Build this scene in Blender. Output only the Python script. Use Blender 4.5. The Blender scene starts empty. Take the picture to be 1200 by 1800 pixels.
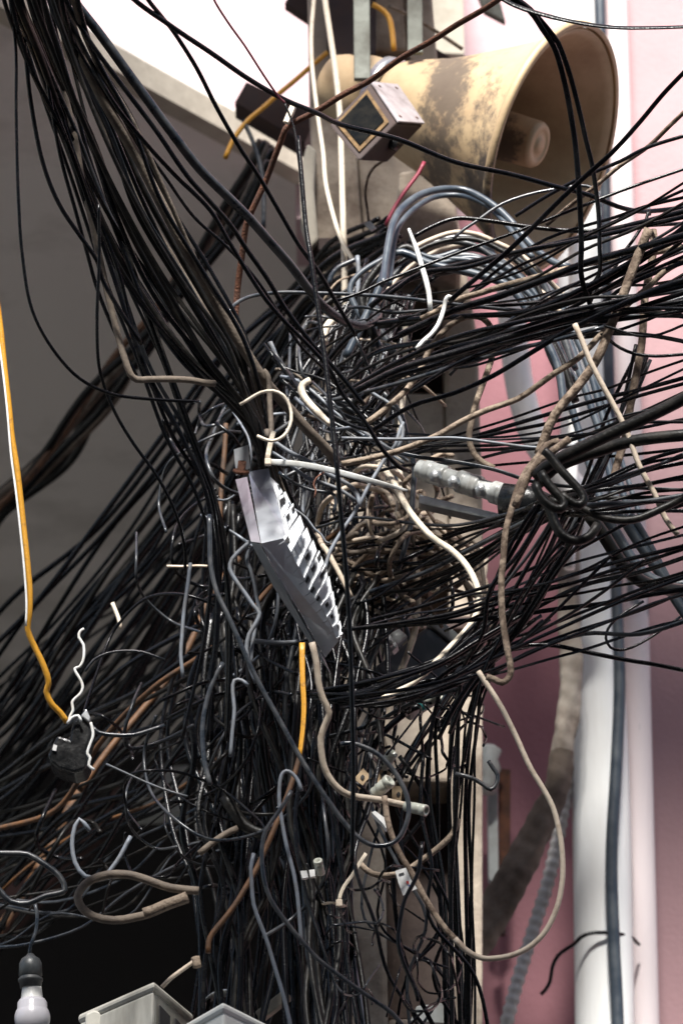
import bpy, math, random
from mathutils import Vector, Matrix
import numpy as np
random.seed(7)
S = bpy.context.scene
COL = S.collection
# ---------------------------------------------------------------- camera
PITCH = math.radians(22); F = 6000.0
CAM = Vector((0, 0, 1.6))
FWD = Vector((0, math.cos(PITCH), math.sin(PITCH))); UP = Vector((0, -math.sin(PITCH), math.cos(PITCH))); RT = Vector((1, 0, 0))
cd = bpy.data.cameras.new('camera'); cam = bpy.data.objects.new('camera', cd); COL.objects.link(cam)
cam.location = CAM; cam.rotation_euler = (math.pi/2 + PITCH, 0, 0)
cd.sensor_fit = 'VERTICAL'; cd.sensor_height = 36; cd.lens = 36*F/1800; cd.clip_end = 500
cd.dof.use_dof = True; cd.dof.focus_distance = 5.35; cd.dof.aperture_fstop = 5.6
S.camera = cam
# ---------------------------------------------------------------- sky and sun
SUN_EL, SUN_AZ = math.radians(50), math.radians(184)
w = bpy.data.worlds.new("World"); S.world = w; w.use_nodes = True
nt = w.node_tree; nt.nodes.clear()
sky = nt.nodes.new('ShaderNodeTexSky'); sky.sky_type = 'NISHITA'; sky.sun_disc = False
sky.sun_elevation = SUN_EL; sky.sun_rotation = SUN_AZ; sky.dust_density = 1.5; sky.air_density = 1.0
bg = nt.nodes.new('ShaderNodeBackground'); bg.inputs[1].default_value = 0.07
wo = nt.nodes.new('ShaderNodeOutputWorld')
nt.links.new(sky.outputs[0], bg.inputs[0]); nt.links.new(bg.outputs[0], wo.inputs[0])
sd = bpy.data.lights.new('sun', 'SUN'); sun = bpy.data.objects.new('sun', sd); COL.objects.link(sun)
sd.energy = 5.0; sd.angle = math.radians(10); sd.color = (1, .965, .92)
sv = Vector((math.sin(SUN_AZ)*math.cos(SUN_EL), math.cos(SUN_AZ)*math.cos(SUN_EL), math.sin(SUN_EL)))
sun.rotation_euler = sv.to_track_quat('Z', 'Y').to_euler(); sun.location = (0, -3, 12)
S.view_settings.view_transform = 'Standard'; S.view_settings.look = 'None'
S.view_settings.exposure = 1.34; S.view_settings.gamma = 1; S.view_settings.use_curve_mapping = False
S.cycles.max_bounces = 6; S.cycles.diffuse_bounces = 4

# ---------------------------------------------------------------- geometry helpers
def ray(x, y): return FWD + RT*((x-600)/F) + UP*((900-y)/F)
def at(x, y, Y):
    r = ray(x, y); return CAM + r*(Y/r.y)
def px(x, y, Y):                      # metres per photo pixel at that place
    return (Y/ray(x, y).y)/F
def atz(x, y, z):
    r = ray(x, y); return CAM + r*((z-CAM.z)/r.z)

def mesh_obj(name, V, Fc, m, parent=None, smooth=True):
    me = bpy.data.meshes.new(name)
    me.from_pydata([tuple(v) for v in V], [], Fc)
    if smooth: me.polygons.foreach_set('use_smooth', [True]*len(me.polygons))
    o = bpy.data.objects.new(name, me); COL.objects.link(o)
    me.materials.append(m)
    if parent is not None: o.parent = parent; o.matrix_parent_inverse = parent.matrix_world.inverted()
    return o
def tag(o, label=None, cat=None, group=None, kind=None):
    if label: o['label'] = label
    if cat: o['category'] = cat
    if group: o['group'] = group
    if kind: o['kind'] = kind
    return o
def empty(name, loc, label, cat, group=None):
    o = bpy.data.objects.new(name, None); COL.objects.link(o); o.location = loc; o.empty_display_size = .02
    bpy.context.view_layer.update()
    return tag(o, label, cat, group)

class MB:
    def __init__(s): s.V = []; s.F = []
    def add(s, V, Fc):
        n = len(s.V); s.V += [tuple(v) for v in V]; s.F += [tuple(i+n for i in f) for f in Fc]; return s
    def prism(s, pts, off):
        n = len(pts); V = list(pts) + [Vector(p)+Vector(off) for p in pts]
        Fc = [tuple(range(n))[::-1], tuple(range(n, 2*n))] + [(i, (i+1) % n, n+(i+1) % n, n+i) for i in range(n)]
        return s.add(V, Fc)
    def box(s, c, sx, sy, sz, M=None):
        c = Vector(c); V = []
        for dz in (-1, 1):
            for dx, dy in ((-1, -1), (1, -1), (1, 1), (-1, 1)):
                p = Vector((dx*sx/2, dy*sy/2, dz*sz/2)); V.append(c + (M @ p if M else p))
        return s.add(V, [(3, 2, 1, 0), (4, 5, 6, 7), (0, 1, 5, 4), (1, 2, 6, 5), (2, 3, 7, 6), (3, 0, 4, 7)])
    def lathe(s, c, axis, prof, n=32, cap=True):     # prof: (t, r)
        c = Vector(c); a = Vector(axis).normalized(); u = a.orthogonal().normalized(); v = a.cross(u)
        V = []; Fc = []
        for t, r in prof:
            for k in range(n):
                th = 2*math.pi*k/n; V.append(c + a*t + (u*math.cos(th)+v*math.sin(th))*r)
        for i in range(len(prof)-1):
            for k in range(n):
                Fc.append((i*n+k, i*n+(k+1) % n, (i+1)*n+(k+1) % n, (i+1)*n+k))
        if cap:
            Fc.append(tuple(range(n))[::-1]); Fc.append(tuple(range((len(prof)-1)*n, len(prof)*n)))
        return s.add(V, Fc)
    def tube(s, P, R, sides=8, flat=0.0, twist=0.0):
        V, Fc = tube(P, R, sides, flat, twist); return s.add(V, Fc)
    def build(s, name, m, parent=None, smooth=True, bevel=0):
        o = mesh_obj(name, s.V, s.F, m, parent, smooth)
        if bevel:
            b = o.modifiers.new('b', 'BEVEL'); b.width = bevel; b.segments = 2; b.limit_method = 'ANGLE'
        return o

def spline(P, step=.012):
    """centripetal Catmull-Rom through world points, resampled"""
    P = np.array([tuple(p) for p in P], float)
    if len(P) == 2: P = np.array([P[0], (P[0]+P[1])/2, P[1]])
    Q = np.vstack([2*P[0]-P[1], P, 2*P[-1]-P[-2]])
    out = []
    for i in range(1, len(Q)-2):
        p0, p1, p2, p3 = Q[i-1], Q[i], Q[i+1], Q[i+2]
        d = [max(1e-4, np.linalg.norm(b-a))**.5 for a, b in ((p0, p1), (p1, p2), (p2, p3))]
        t0 = 0; t1 = d[0]; t2 = t1+d[1]; t3 = t2+d[2]
        n = max(2, int(np.linalg.norm(p2-p1)/step))
        t = np.linspace(t1, t2, n, endpoint=False)[:, None]
        A1 = (t1-t)/(t1-t0)*p0+(t-t0)/(t1-t0)*p1; A2 = (t2-t)/(t2-t1)*p1+(t-t1)/(t2-t1)*p2; A3 = (t3-t)/(t3-t2)*p2+(t-t2)/(t3-t2)*p3
        B1 = (t2-t)/(t2-t0)*A1+(t-t0)/(t2-t0)*A2; B2 = (t3-t)/(t3-t1)*A2+(t-t1)/(t3-t1)*A3
        out.append((t2-t)/(t2-t1)*B1+(t-t1)/(t2-t1)*B2)
    out.append(P[-1][None, :])
    return np.vstack(out)

def tube(P, R, sides=8, flat=0.0, twist=0.0, caps=True):
    """P Nx3; R scalar or N; flat>0 makes a two-core figure-eight section"""
    P = np.asarray(P, float); n = len(P)
    R = np.full(n, R) if np.isscalar(R) else np.interp(np.linspace(0, 1, n), np.linspace(0, 1, len(R)), R)
    T = np.gradient(P, axis=0); T /= np.maximum(np.linalg.norm(T, axis=1), 1e-9)[:, None]
    ref = np.array([0, -math.cos(PITCH), -math.sin(PITCH)])
    N = np.cross(T[0], ref); N = N if np.linalg.norm(N) > 1e-3 else np.cross(T[0], [1, 0, 0]); N /= np.linalg.norm(N)
    if flat:
        sides = 12; prof = []
        for k in range(sides):
            a = 2*math.pi*k/sides
            r = 1.0 - .45*math.sin(a)**2 if flat < 1.5 else 1.0
            prof.append((math.cos(a), math.sin(a)*.5*(1-.35*(abs(math.cos(a)) < .2)) if flat < 1.5 else math.sin(a)*.18))
    else: prof = [(math.cos(2*math.pi*k/sides), math.sin(2*math.pi*k/sides)) for k in range(sides)]
    prof = np.array(prof); V = np.empty((n, sides, 3))
    for i in range(n):
        N = N - T[i]*np.dot(N, T[i]); N /= max(1e-9, np.linalg.norm(N)); B = np.cross(T[i], N)
        a = twist*i/n; Nn = N*math.cos(a)+B*math.sin(a); Bn = np.cross(T[i], Nn)
        V[i] = P[i] + R[i]*(prof[:, :1]*Nn + prof[:, 1:]*Bn)
    Fc = []
    for i in range(n-1):
        a = i*sides; b = a+sides
        for k in range(sides): Fc.append((a+k, a+(k+1) % sides, b+(k+1) % sides, b+k))
    if caps: Fc.append(tuple(range(sides))[::-1]); Fc.append(tuple(range((n-1)*sides, n*sides)))
    return V.reshape(-1, 3), Fc

# ---------------------------------------------------------------- materials
def mat(name, c, rough=.6, metal=0, c2=None, scale=20, thr=(.4, .7), bump=0, bscale=None, vary=0, spec=.5, detail=6, stretch=None, coat=0):
    m = bpy.data.materials.new(name); m.use_nodes = True; t = m.node_tree; b = t.nodes['Principled BSDF']
    b.inputs['Roughness'].default_value = rough; b.inputs['Metallic'].default_value = metal
    b.inputs['Specular IOR Level'].default_value = spec
    if coat: b.inputs['Coat Weight'].default_value = coat
    tc = t.nodes.new('ShaderNodeTexCoord'); src = tc.outputs['Object']
    if stretch:
        mp = t.nodes.new('ShaderNodeMapping'); mp.inputs['Scale'].default_value = stretch; t.links.new(src, mp.inputs[0]); src = mp.outputs[0]
    col = None
    rgb = t.nodes.new('ShaderNodeRGB'); rgb.outputs[0].default_value = (*c, 1); col = rgb.outputs[0]
    if c2:
        nz = t.nodes.new('ShaderNodeTexNoise'); nz.inputs['Scale'].default_value = scale; nz.inputs['Detail'].default_value = detail
        nz.inputs['Roughness'].default_value = .65
        t.links.new(src, nz.inputs['Vector'])
        rp = t.nodes.new('ShaderNodeMapRange'); rp.inputs[1].default_value = thr[0]; rp.inputs[2].default_value = thr[1]
        t.links.new(nz.outputs['Fac'], rp.inputs[0])
        mx = t.nodes.new('ShaderNodeMix'); mx.data_type = 'RGBA'; t.links.new(rp.outputs[0], mx.inputs[0])
        t.links.new(col, mx.inputs[6]); mx.inputs[7].default_value = (*c2, 1); col = mx.outputs[2]
        rr = t.nodes.new('ShaderNodeMapRange'); rr.inputs[3].default_value = rough; rr.inputs[4].default_value = min(1, rough+.2)
        t.links.new(rp.outputs[0], rr.inputs[0]); t.links.new(rr.outputs[0], b.inputs['Roughness'])
    if vary:
        oi = t.nodes.new('ShaderNodeObjectInfo'); mr = t.nodes.new('ShaderNodeMapRange')
        mr.inputs[3].default_value = 1-vary; mr.inputs[4].default_value = 1+vary
        t.links.new(oi.outputs['Random'], mr.inputs[0])
        hv = t.nodes.new('ShaderNodeHueSaturation'); t.links.new(col, hv.inputs['Color']); t.links.new(mr.outputs[0], hv.inputs['Value']); col = hv.outputs[0]
    t.links.new(col, b.inputs['Base Color'])
    if bump:
        n2 = t.nodes.new('ShaderNodeTexNoise'); n2.inputs['Scale'].default_value = bscale or scale*3; n2.inputs['Detail'].default_value = 8
        t.links.new(src, n2.inputs['Vector'])
        bp = t.nodes.new('ShaderNodeBump'); bp.inputs['Strength'].default_value = bump; bp.inputs['Distance'].default_value = .004
        t.links.new(n2.outputs['Fac'], bp.inputs['Height']); t.links.new(bp.outputs[0], b.inputs['Normal'])
    return m
M = {
 'black': mat('black_pvc', (.0022, .0026, .0038), .25, c2=(.011, .0105, .01), scale=35, thr=(.5, .85), spec=.3, vary=.5, bump=.12, bscale=220),
 'black2': mat('dusty_black_pvc', (.007, .0067, .006), .42, c2=(.04, .035, .029), scale=30, thr=(.5, .8), spec=.28, vary=.5, bump=.2, bscale=160),
 'slate': mat('slate_pvc', (.012, .017, .024), .25, c2=(.06, .062, .065), scale=30, vary=.3, bump=.1),
 'grey': mat('grey_pvc', (.15, .17, .2), .45, c2=(.1, .1, .1), scale=40, vary=.3, bump=.1),
 'brown': mat('dusty_brown_sheath', (.1, .078, .06), .7, c2=(.19, .155, .12), scale=45, thr=(.4, .65), vary=.15, bump=.3, bscale=200),
 'bark': mat('peeling_brown_sheath', (.09, .06, .04), .8, c2=(.26, .2, .15), scale=60, thr=(.45, .6), bump=.8, bscale=130),
 'speck': mat('speckled_tan_sheath', (.26, .2, .145), .7, c2=(.08, .055, .04), scale=90, thr=(.5, .66), vary=.15, bump=.5, bscale=200),
 'beige': mat('beige_sheath', (.5, .42, .33), .6, c2=(.28, .2, .14), scale=60, thr=(.5, .75), vary=.2, bump=.2, bscale=150),
 'cream': mat('cream_sheath', (.68, .6, .48), .55, c2=(.4, .3, .2), scale=70, thr=(.55, .75), bump=.2),
 'white': mat('white_nylon', (.86, .88, .86), .4, c2=(.6, .58, .52), scale=60, vary=.1),
 'orange': mat('orange_sheath', (.62, .3, .025), .45, c2=(.3, .13, .02), scale=90, thr=(.55, .75), bump=.2),
 'rustor': mat('dirty_orange_sheath', (.1, .042, .012), .6, c2=(.035, .02, .012), scale=40, thr=(.4, .7), bump=.2),
 'red': mat('red_sheath', (.22, .02, .045), .5),
 'rust': mat('rusty_steel', (.13, .05, .025), .75, .3, c2=(.05, .03, .025), scale=40, bump=.6, bscale=250),
 'copper': mat('tarnished_copper', (.2, .09, .06), .5, .6),
 'concrete': mat('weathered_concrete', (.46, .39, .31), .9, c2=(.17, .13, .1), scale=7, thr=(.42, .68), bump=.7, bscale=70),
 'pole_dark': mat('shaded_pole_core', (.1, .075, .065), .95, c2=(.04, .03, .03), scale=6, bump=.5, bscale=60),  # recess shade of the open cells put into the web colour
 'pinkwall': mat('pink_painted_plaster', (.36, .17, .19), .9, c2=(.29, .13, .145), scale=1.6, thr=(.4, .75), bump=.35, bscale=90, detail=10),
 'oppwall': mat('dull_street_front_render', (.16, .15, .14), .9, c2=(.06, .06, .06), scale=.6, thr=(.45, .55)),
 'litwall': mat('blown_out_pink_plaster', (.5, .37, .385), .9, c2=(.4, .26, .28), scale=1.1, thr=(.45, .75), bump=.3, bscale=90, detail=6),  # same pink wall, the glare on its lit top put into the colour
 'palewall': mat('pale_pink_plaster', (.46, .29, .3), .9, c2=(.38, .23, .24), scale=1.6, thr=(.4, .75), bump=.35, bscale=90, detail=10),
 'soffit': mat('grey_soffit_render', (.86, .81, .77), .95, c2=(.68, .64, .6), scale=1.6, thr=(.5, .62), bump=.2, bscale=40),
 'fascia': mat('slab_edge_plaster', (.5, .46, .38), .95, c2=(.3, .27, .22), scale=6, bump=.4, bscale=50),
 'interior': mat('unlit_depth_black', (.025, .024, .026), 1),  # near black carries the shade of the doorway, slots and holes
 'ground': mat('dusty_concrete_street', (.19, .185, .175), .95, c2=(.13, .127, .12), scale=3, bump=.4, bscale=80),
 'pipe': mat('white_painted_pipe', (.92, .93, .91), .5, c2=(.6, .57, .52), scale=3.2, thr=(.5, .85), bump=.12, bscale=40, stretch=(2, 2, .25)),
 'pipepeel': mat('peeling_white_pink_pipe', (.72, .64, .64), .7, c2=(.2, .22, .23), scale=5, thr=(.6, .63), bump=.3, bscale=40, stretch=(2, 2, .5)),
 'hose': mat('blue_black_rubber', (.03, .042, .058), .35, c2=(.07, .085, .1), scale=20, bump=.1),
 'wrap': mat('crumpled_cloth_wrap', (.5, .45, .38), .85, c2=(.18, .14, .11), scale=6, thr=(.4, .7), bump=1.0, bscale=30),
 'brownwrap': mat('grimy_brown_wrap', (.2, .155, .12), .85, c2=(.06, .045, .035), scale=9, thr=(.35, .65), bump=1.0, bscale=30),
 'rustybeam': mat('dirty_pink_beam_paint', (.2, .12, .11), .9, c2=(.1, .07, .06), scale=6),
 'corr': mat('grey_corrugated_plastic', (.62, .6, .58), .6, c2=(.4, .38, .36), scale=12),
 'horn': None,
 'galv': mat('galvanised_steel', (.55, .57, .58), .35, .85, c2=(.36, .37, .38), scale=30, bump=.15, bscale=90),
 'plate': mat('scuffed_sheet_steel', (.66, .7, .74), .36, .85, c2=(.48, .48, .49), scale=14, thr=(.45, .8), bump=.12, bscale=60),
 'tabs': mat('white_zinc_tabs', (.78, .81, .84), .45, .1, c2=(.6, .62, .64), scale=60),
 'bracket': mat('grey_green_painted_steel', (.16, .17, .145), .6, .2, c2=(.09, .085, .07), scale=12, bump=.3),
 'darksteel': mat('dark_brown_steel', (.03, .017, .017), .6, .2, c2=(.07, .04, .03), scale=10, bump=.3),
 'ballast': mat('brown_ballast_shell', (.03, .018, .016), .75, .0, c2=(.055, .035, .03), scale=15, bump=.3),
 'ballast_top': mat('skylit_ballast_lid', (.36, .33, .34), .5, .1, c2=(.2, .17, .17), scale=25, bump=.3),  # upper face of the brown shell, sky brightness put into its colour
 'goldline': mat('faded_gold_print', (.16, .1, .045), .8, c2=(.05, .035, .025), scale=60, spec=.2),
 'plateblack': mat('black_name_plate', (.003, .004, .005), .9, c2=(.015, .014, .012), scale=30, spec=.05),
 'cablebox': mat('charcoal_plastic_housing', (.045, .05, .052), .5, c2=(.1, .1, .1), scale=15, bump=.1),
 'palegrey': mat('pale_grey_plastic', (.45, .48, .47), .5, c2=(.3, .3, .28), scale=20),
 'boxcover': mat('weathered_meter_box_plastic', (.46, .45, .4), .6, c2=(.2, .185, .15), scale=9, thr=(.45, .8), bump=.15, bscale=60, stretch=(1, 1, .4)),
 'boxwhite': mat('clean_meter_box_plastic', (.62, .63, .6), .5, c2=(.45, .44, .4), scale=9, thr=(.5, .9), bump=.1, bscale=60),
 'tape': mat('glossy_black_tape', (.006, .007, .008), .22, c2=(.015, .015, .015), scale=30, bump=.6, bscale=45),
 'opal': mat('opal_bulb_glass', (.45, .44, .47), .25, spec=.6),
 'bulbcollar': mat('bulb_plastic_collar', (.6, .6, .58), .4),
 'socket': mat('black_bakelite', (.03, .035, .038), .4, c2=(.06, .06, .06), scale=30),
 'clear': mat('cloudy_clear_plastic', (.42, .44, .38), .25, c2=(.25, .24, .2), scale=60, spec=.7),
 'teal': mat('teal_plastic', (.05, .32, .32), .4),
 'tan': mat('tan_wood_tag', (.45, .33, .2), .7, c2=(.3, .2, .12), scale=40),
 'insul': mat('glazed_grey_insulator', (.45, .47, .46), .25, c2=(.2, .19, .17), scale=25, thr=(.45, .7), spec=.6),
 'paper': mat('white_paper_sticker', (.72, .72, .7), .7, c2=(.5, .5, .48), scale=60),
 'printred': mat('red_print', (.5, .05, .05), .7), 'printblue': mat('blue_print', (.06, .1, .3), .7), 'printblack': mat('black_print', (.03, .03, .03), .7),
}
def horn_mat():
    m = mat('aged_cream_horn_paint', (.55, .41, .24), .5, c2=(.34, .225, .125), scale=9, thr=(.35, .8), bump=.15, bscale=60)
    t = m.node_tree; b = t.nodes['Principled BSDF']; lk = [l for l in t.links if l.to_socket == b.inputs['Base Color']][0]; col = lk.from_socket
    tc = [n for n in t.nodes if n.type == 'TEX_COORD'][0]
    nz = t.nodes.new('ShaderNodeTexNoise'); nz.inputs['Scale'].default_value = 26; nz.inputs['Detail'].default_value = 8; nz.inputs['Roughness'].default_value = .75
    t.links.new(tc.outputs['Object'], nz.inputs['Vector'])
    for cx, cy, Y, r, s in ((798, 230, 5.6, .105, (1, .4, .42)), (745, 162, 5.65, .055, (1, .4, .7)), (870, 280, 5.5, .075, (1, .4, .3)), (850, 350, 5.5, .06, (1, .4, .5)), (700, 100, 5.7, .05, (1, .5, 1))):
        p = at(cx, cy, Y)
        vs = t.nodes.new('ShaderNodeVectorMath'); vs.operation = 'SUBTRACT'; t.links.new(tc.outputs['Object'], vs.inputs[0]); vs.inputs[1].default_value = p
        vm = t.nodes.new('ShaderNodeVectorMath'); vm.operation = 'MULTIPLY'; t.links.new(vs.outputs[0], vm.inputs[0]); vm.inputs[1].default_value = s
        ln = t.nodes.new('ShaderNodeVectorMath'); ln.operation = 'LENGTH'; t.links.new(vm.outputs[0], ln.inputs[0])
        ad = t.nodes.new('ShaderNodeMath'); ad.operation = 'MULTIPLY_ADD'; t.links.new(nz.outputs['Fac'], ad.inputs[0]); ad.inputs[1].default_value = -.09; t.links.new(ln.outputs['Value'], ad.inputs[2])
        mr = t.nodes.new('ShaderNodeMapRange'); mr.inputs[1].default_value = r*.62-.05; mr.inputs[2].default_value = r*.62-.036; mr.inputs[3].default_value = .8; mr.inputs[4].default_value = 0
        t.links.new(ad.outputs[0], mr.inputs[0])
        mx = t.nodes.new('ShaderNodeMix'); mx.data_type = 'RGBA'; t.links.new(mr.outputs[0], mx.inputs[0]); t.links.new(col, mx.inputs[6]); mx.inputs[7].default_value = (.06, .05, .045, 1); col = mx.outputs[2]
    t.links.new(col, b.inputs['Base Color']); return m
M['horn'] = horn_mat()

# ---------------------------------------------------------------- the setting
WY = 7.05
g = MB().add([(-40, -30, 0), (40, -30, 0), (40, 40, 0), (-40, 40, 0)], [(0, 1, 2, 3)]).build('ground', M['ground'], smooth=False); tag(g, kind='structure')
H = at(520, 318, WY).z
e1 = atz(520, 318, H); e2 = atz(30, 50, H); dd = (e2-e1); e3 = e2 + dd*.25
b_ = empty('pink_building', (0, WY, 0), 'pink plastered building wall rising behind the pole and pipes', 'building')
x1 = at(700, 900, WY).x; xs = at(1118, 900, WY).x
wl = MB()
wl.prism([(x1, WY, 0), (xs, WY, 0), (xs, WY, H-.1), (x1, WY, H-.1)], (0, .25, 0))
wl.build('wall', M['pinkwall'], b_, smooth=False)
MB().prism([(-9, WY, H+.12), (e1.x, WY, H+.12), (e1.x, WY, H-.098), (xs, WY, H-.098), (xs, WY, 12), (-9, WY, 12)], (0, .25, 0)).build('upper_wall', M['litwall'], b_, smooth=False)
MB().prism([(xs+.002, WY-.03, 0), (7, WY-.03, 0), (7, WY-.03, 12), (xs+.002, WY-.03, 12)], (0, .25, 0)).build('wall_panel', M['palewall'], b_, smooth=False)
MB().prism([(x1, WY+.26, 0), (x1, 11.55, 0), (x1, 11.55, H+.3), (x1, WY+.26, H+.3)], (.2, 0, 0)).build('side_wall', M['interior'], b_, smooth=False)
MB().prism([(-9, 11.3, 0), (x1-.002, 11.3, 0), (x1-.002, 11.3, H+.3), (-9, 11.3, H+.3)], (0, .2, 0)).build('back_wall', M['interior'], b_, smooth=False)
TH = .05
MB().prism([e1, (x1-.003, WY+.252, H), (x1-.003, 11.298, H), (-9, 11.298, H), (-9, e3.y, H), e3], (0, 0, .1)).build('canopy_soffit', M['soffit'], b_, smooth=False)
ff = (e2-e1).normalized(); nn = Vector((-ff.y, ff.x, 0)); nn = nn if nn.y < 0 else -nn
MB().prism([e1+nn*.002-Vector((0, 0, .012)), e3+nn*.002-Vector((0, 0, .012)), e3+nn*.002+Vector((0, 0, .05)), e1+nn*.002+Vector((0, 0, .05))], nn*.05).build('canopy_edge', M['fascia'], b_, smooth=False)

for ya, yb in ((2.95, 4.15), (-13, .85)):          # unseen slabs added overhead purely to shade the lower wall and the trunk
    c_ = MB().prism([(-9, ya, 8), (9, ya, 8), (9, yb, 8), (-9, yb, 8)], (0, 0, .08)).build('shade_slab', M['fascia'], None, smooth=False); tag(c_, kind='structure')

ob_ = MB().prism([(-16, -7, 0), (16, -7, 0), (16, -7, 9), (-16, -7, 9)], (0, -.3, 0)).build('opposite_street_front', M['oppwall'], None, smooth=False); tag(ob_, kind='structure')

# pole: H-section concrete with open cells
def pole():
    r = empty('concrete_pole', at(720, 3500, 5.7), 'tall weathered concrete pole with dark open cells, wrapped in cables', 'pole')
    zt = at(600, -250, 5.6).z; zb = 0.0
    def xl(y, s): return np.interp(y, [-300, 100, 350, 600, 900, 1800, 2600], [536, 542, 550, 562, 578, 600, 622] if s == 0 else [735, 768, 800, 840, 848, 848, 858])
    cells = [(90, 250), (515, 690), (940, 1080), (1375, 1790), (2150, 2500)]
    mb = MB()
    def seg(ya, yb, fa, fb, Yf=5.95, th=.2):     # part of the front between fractions fa..fb
        P = []
        for (y, f) in ((yb, fa), (yb, fb), (ya, fb), (ya, fa)):
            x = xl(y, 0)*(1-f)+xl(y, 1)*f; P.append(at(x, y, Yf))
        mb.prism(P, (0, th, 0))
    ys = [-300] + [v for c in cells for v in c] + [2900]
    yy = [-300, 100, 350, 600, 900, 1800, 2900]
    for fa, fb in ((0, .33), (.78, 1)):
        f_ = lambda y, f: at(xl(y, 0)*(1-f)+xl(y, 1)*f, y, 5.95)
        mb.prism([f_(y, fa) for y in yy[::-1]] + [f_(y, fb) for y in yy], (0, .2, 0))
    for i in range(0, len(ys), 2): seg(ys[i], ys[i+1], .331, .779, 5.956, .188)
    o = mb.build('shaft', M['concrete'], r, smooth=False, bevel=.008)
    for a, b in cells:
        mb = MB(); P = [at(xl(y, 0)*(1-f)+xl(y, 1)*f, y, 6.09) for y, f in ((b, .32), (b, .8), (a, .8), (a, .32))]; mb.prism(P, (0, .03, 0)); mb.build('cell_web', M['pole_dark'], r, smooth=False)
    mb = MB(); mb.prism([at(690, 450, 5.85), at(812, 470, 5.85), at(800, 340, 5.85), at(760, 290, 5.85), at(700, 300, 5.85)], (0, .25, 0))
    mb.build('collar_block', M['concrete'], r, smooth=False, bevel=.01)
    for y0 in (425, 1090):
        mb = MB()
        P = [at(xl(y0+dy, 0)-6, y0+dy, 5.92) if s == 0 else at(xl(y0+dy, 1)+6, y0+dy, 5.92) for s, dy in ((0, 16), (1, 16), (1, -8), (0, -8))]
        mb.prism(P, (0, .25, 0)); mb.build('steel_band', M['darksteel'], r, smooth=False, bevel=.003)
    zz = Vector((0, 0, 0))
pole()

# pipes on the wall
def pipe(name, label, m, pts, w, Y, cat='pipe', group=None, collars=(), parts=True):
    P = spline([at(x, y, Y) for x, y in pts], .03); x, y = pts[len(pts)//2]
    V, Fc = tube(P, w/2*px(x, y, Y), 24)
    if not collars:
        o = mesh_obj(name, V, Fc, m); return tag(o, label, cat, group)
    r = empty(name, at(*pts[0], Y), label, cat, group); mesh_obj('pipe_run', V, Fc, m, r)
    for cy in collars:
        xx = np.interp(cy, [p[1] for p in pts][::-1] if pts[0][1] > pts[-1][1] else [p[1] for p in pts], [p[0] for p in pts][::-1] if pts[0][1] > pts[-1][1] else [p[0] for p in pts])
        q = w/2*px(xx, cy, Y)
        MB().lathe(at(xx, cy, Y), (0, 0, 1), [(-.05, q+.001), (-.05, q+.006), (.05, q+.006), (.05, q+.001)], 24).build('pipe_collar', m, r)
    return r
pipe('drain_pipe', 'wide white drain pipe down the pink wall, the widest of the wall pipes', M['pipe'], [(1070, 2600), (1062, 1800), (1055, 1400), (1038, 1000), (1030, 600), (1014, 0), (1010, -200)], 100, 6.75, collars=(-60,))
pipe('drain_pipe', 'narrow white and pink peeling pipe at the right of the wide drain pipe', M['pipepeel'], [(1150, 2600), (1132, 1800), (1122, 1400), (1112, 1000), (1098, 600), (1078, 0), (1070, -200)], 50, 6.84)
pipe('rubber_hose', 'glossy blue black hose running down the front of the white pipe', M['hose'], [(1090, 2400), (1085, 1800), (1078, 1650), (1074, 1500), (1082, 1350), (1088, 1200), (1083, 1050), (1078, 900), (1068, 600), (1062, 300), (1050, -100)], 21, 6.655, cat='hose')
pipe('vent_pipe', 'curved white pipe between the pole and the drain pipe', M['pipe'], [(893, 300), (896, 500), (903, 600), (915, 690), (945, 780), (1000, 850), (1030, 900)], 50, 6.45)
pipe('conduit', 'slim white conduit behind the thick brown cable, upper right', M['pipe'], [(1006, 350), (1008, 500), (1008, 700), (1004, 880), (1000, 1000)], 19, 6.2, cat='conduit')

def corrugated():
    P = spline([at(x, y, 6.74) for x, y in [(1004, 1290), (1003, 1330), (990, 1420), (965, 1540), (935, 1640), (905, 1740), (880, 1850), (870, 2000)]], .0035)
    q = 12*px(930, 1600, 6.5); R = [q*(1+.12*math.sin(i*1.05)) for i in range(len(P))]
    V, Fc = tube(P, np.array(R), 16); tag(mesh_obj('corrugated_conduit', V, Fc, M['corr']), 'ribbed grey flexible conduit hanging in front of the lower pink wall', 'conduit')
corrugated()
def wrapped():
    random.seed(3)
    P = spline([at(x, y, 6.6) for x, y in [(1005, 900), (1000, 1000), (1000, 1100), (1003, 1200), (990, 1300), (980, 1370), (955, 1440), (925, 1500), (895, 1560), (865, 1612), (820, 1670), (780, 1720)]], .006)
    V, Fc = tube(P, 1, 28); V = V.reshape(len(P), 28, 3); ax = P[:, None, :]
    for i in range(len(P)):
        t = i/len(P)
        for k in range(28):
            a = 2*math.pi*k/28
            f = (20+9*min(1, max(0, t-.5)*4))*px(950, 1300, 6.6)*(1+.08*math.sin(3*a+t*11)+.05*math.sin(t*64+2*a)+.05*math.sin(5*a-t*37)+.07*math.sin(t*30-a)*math.sin(t*13)+.03*math.sin(t*190+a))
            V[i, k] = P[i] + (V[i, k]-P[i])*f
    r = empty('wrapped_pipe', Vector(tuple(P[-1])), 'crumpled brown and beige wrapped pipe curving left below the drain pipe', 'pipe')
    c_ = int(len(P)*.5); Vf = V.reshape(-1, 3); q = 28
    mesh_obj('beige_sleeve', Vf[:c_*q], [f for f in Fc if max(f) < c_*q], M['wrap'], r)
    mesh_obj('brown_sleeve', Vf[(c_-1)*q:], [tuple(i-(c_-1)*q for i in f) for f in Fc if min(f) >= (c_-1)*q], M['brownwrap'], r)
wrapped()
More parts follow.
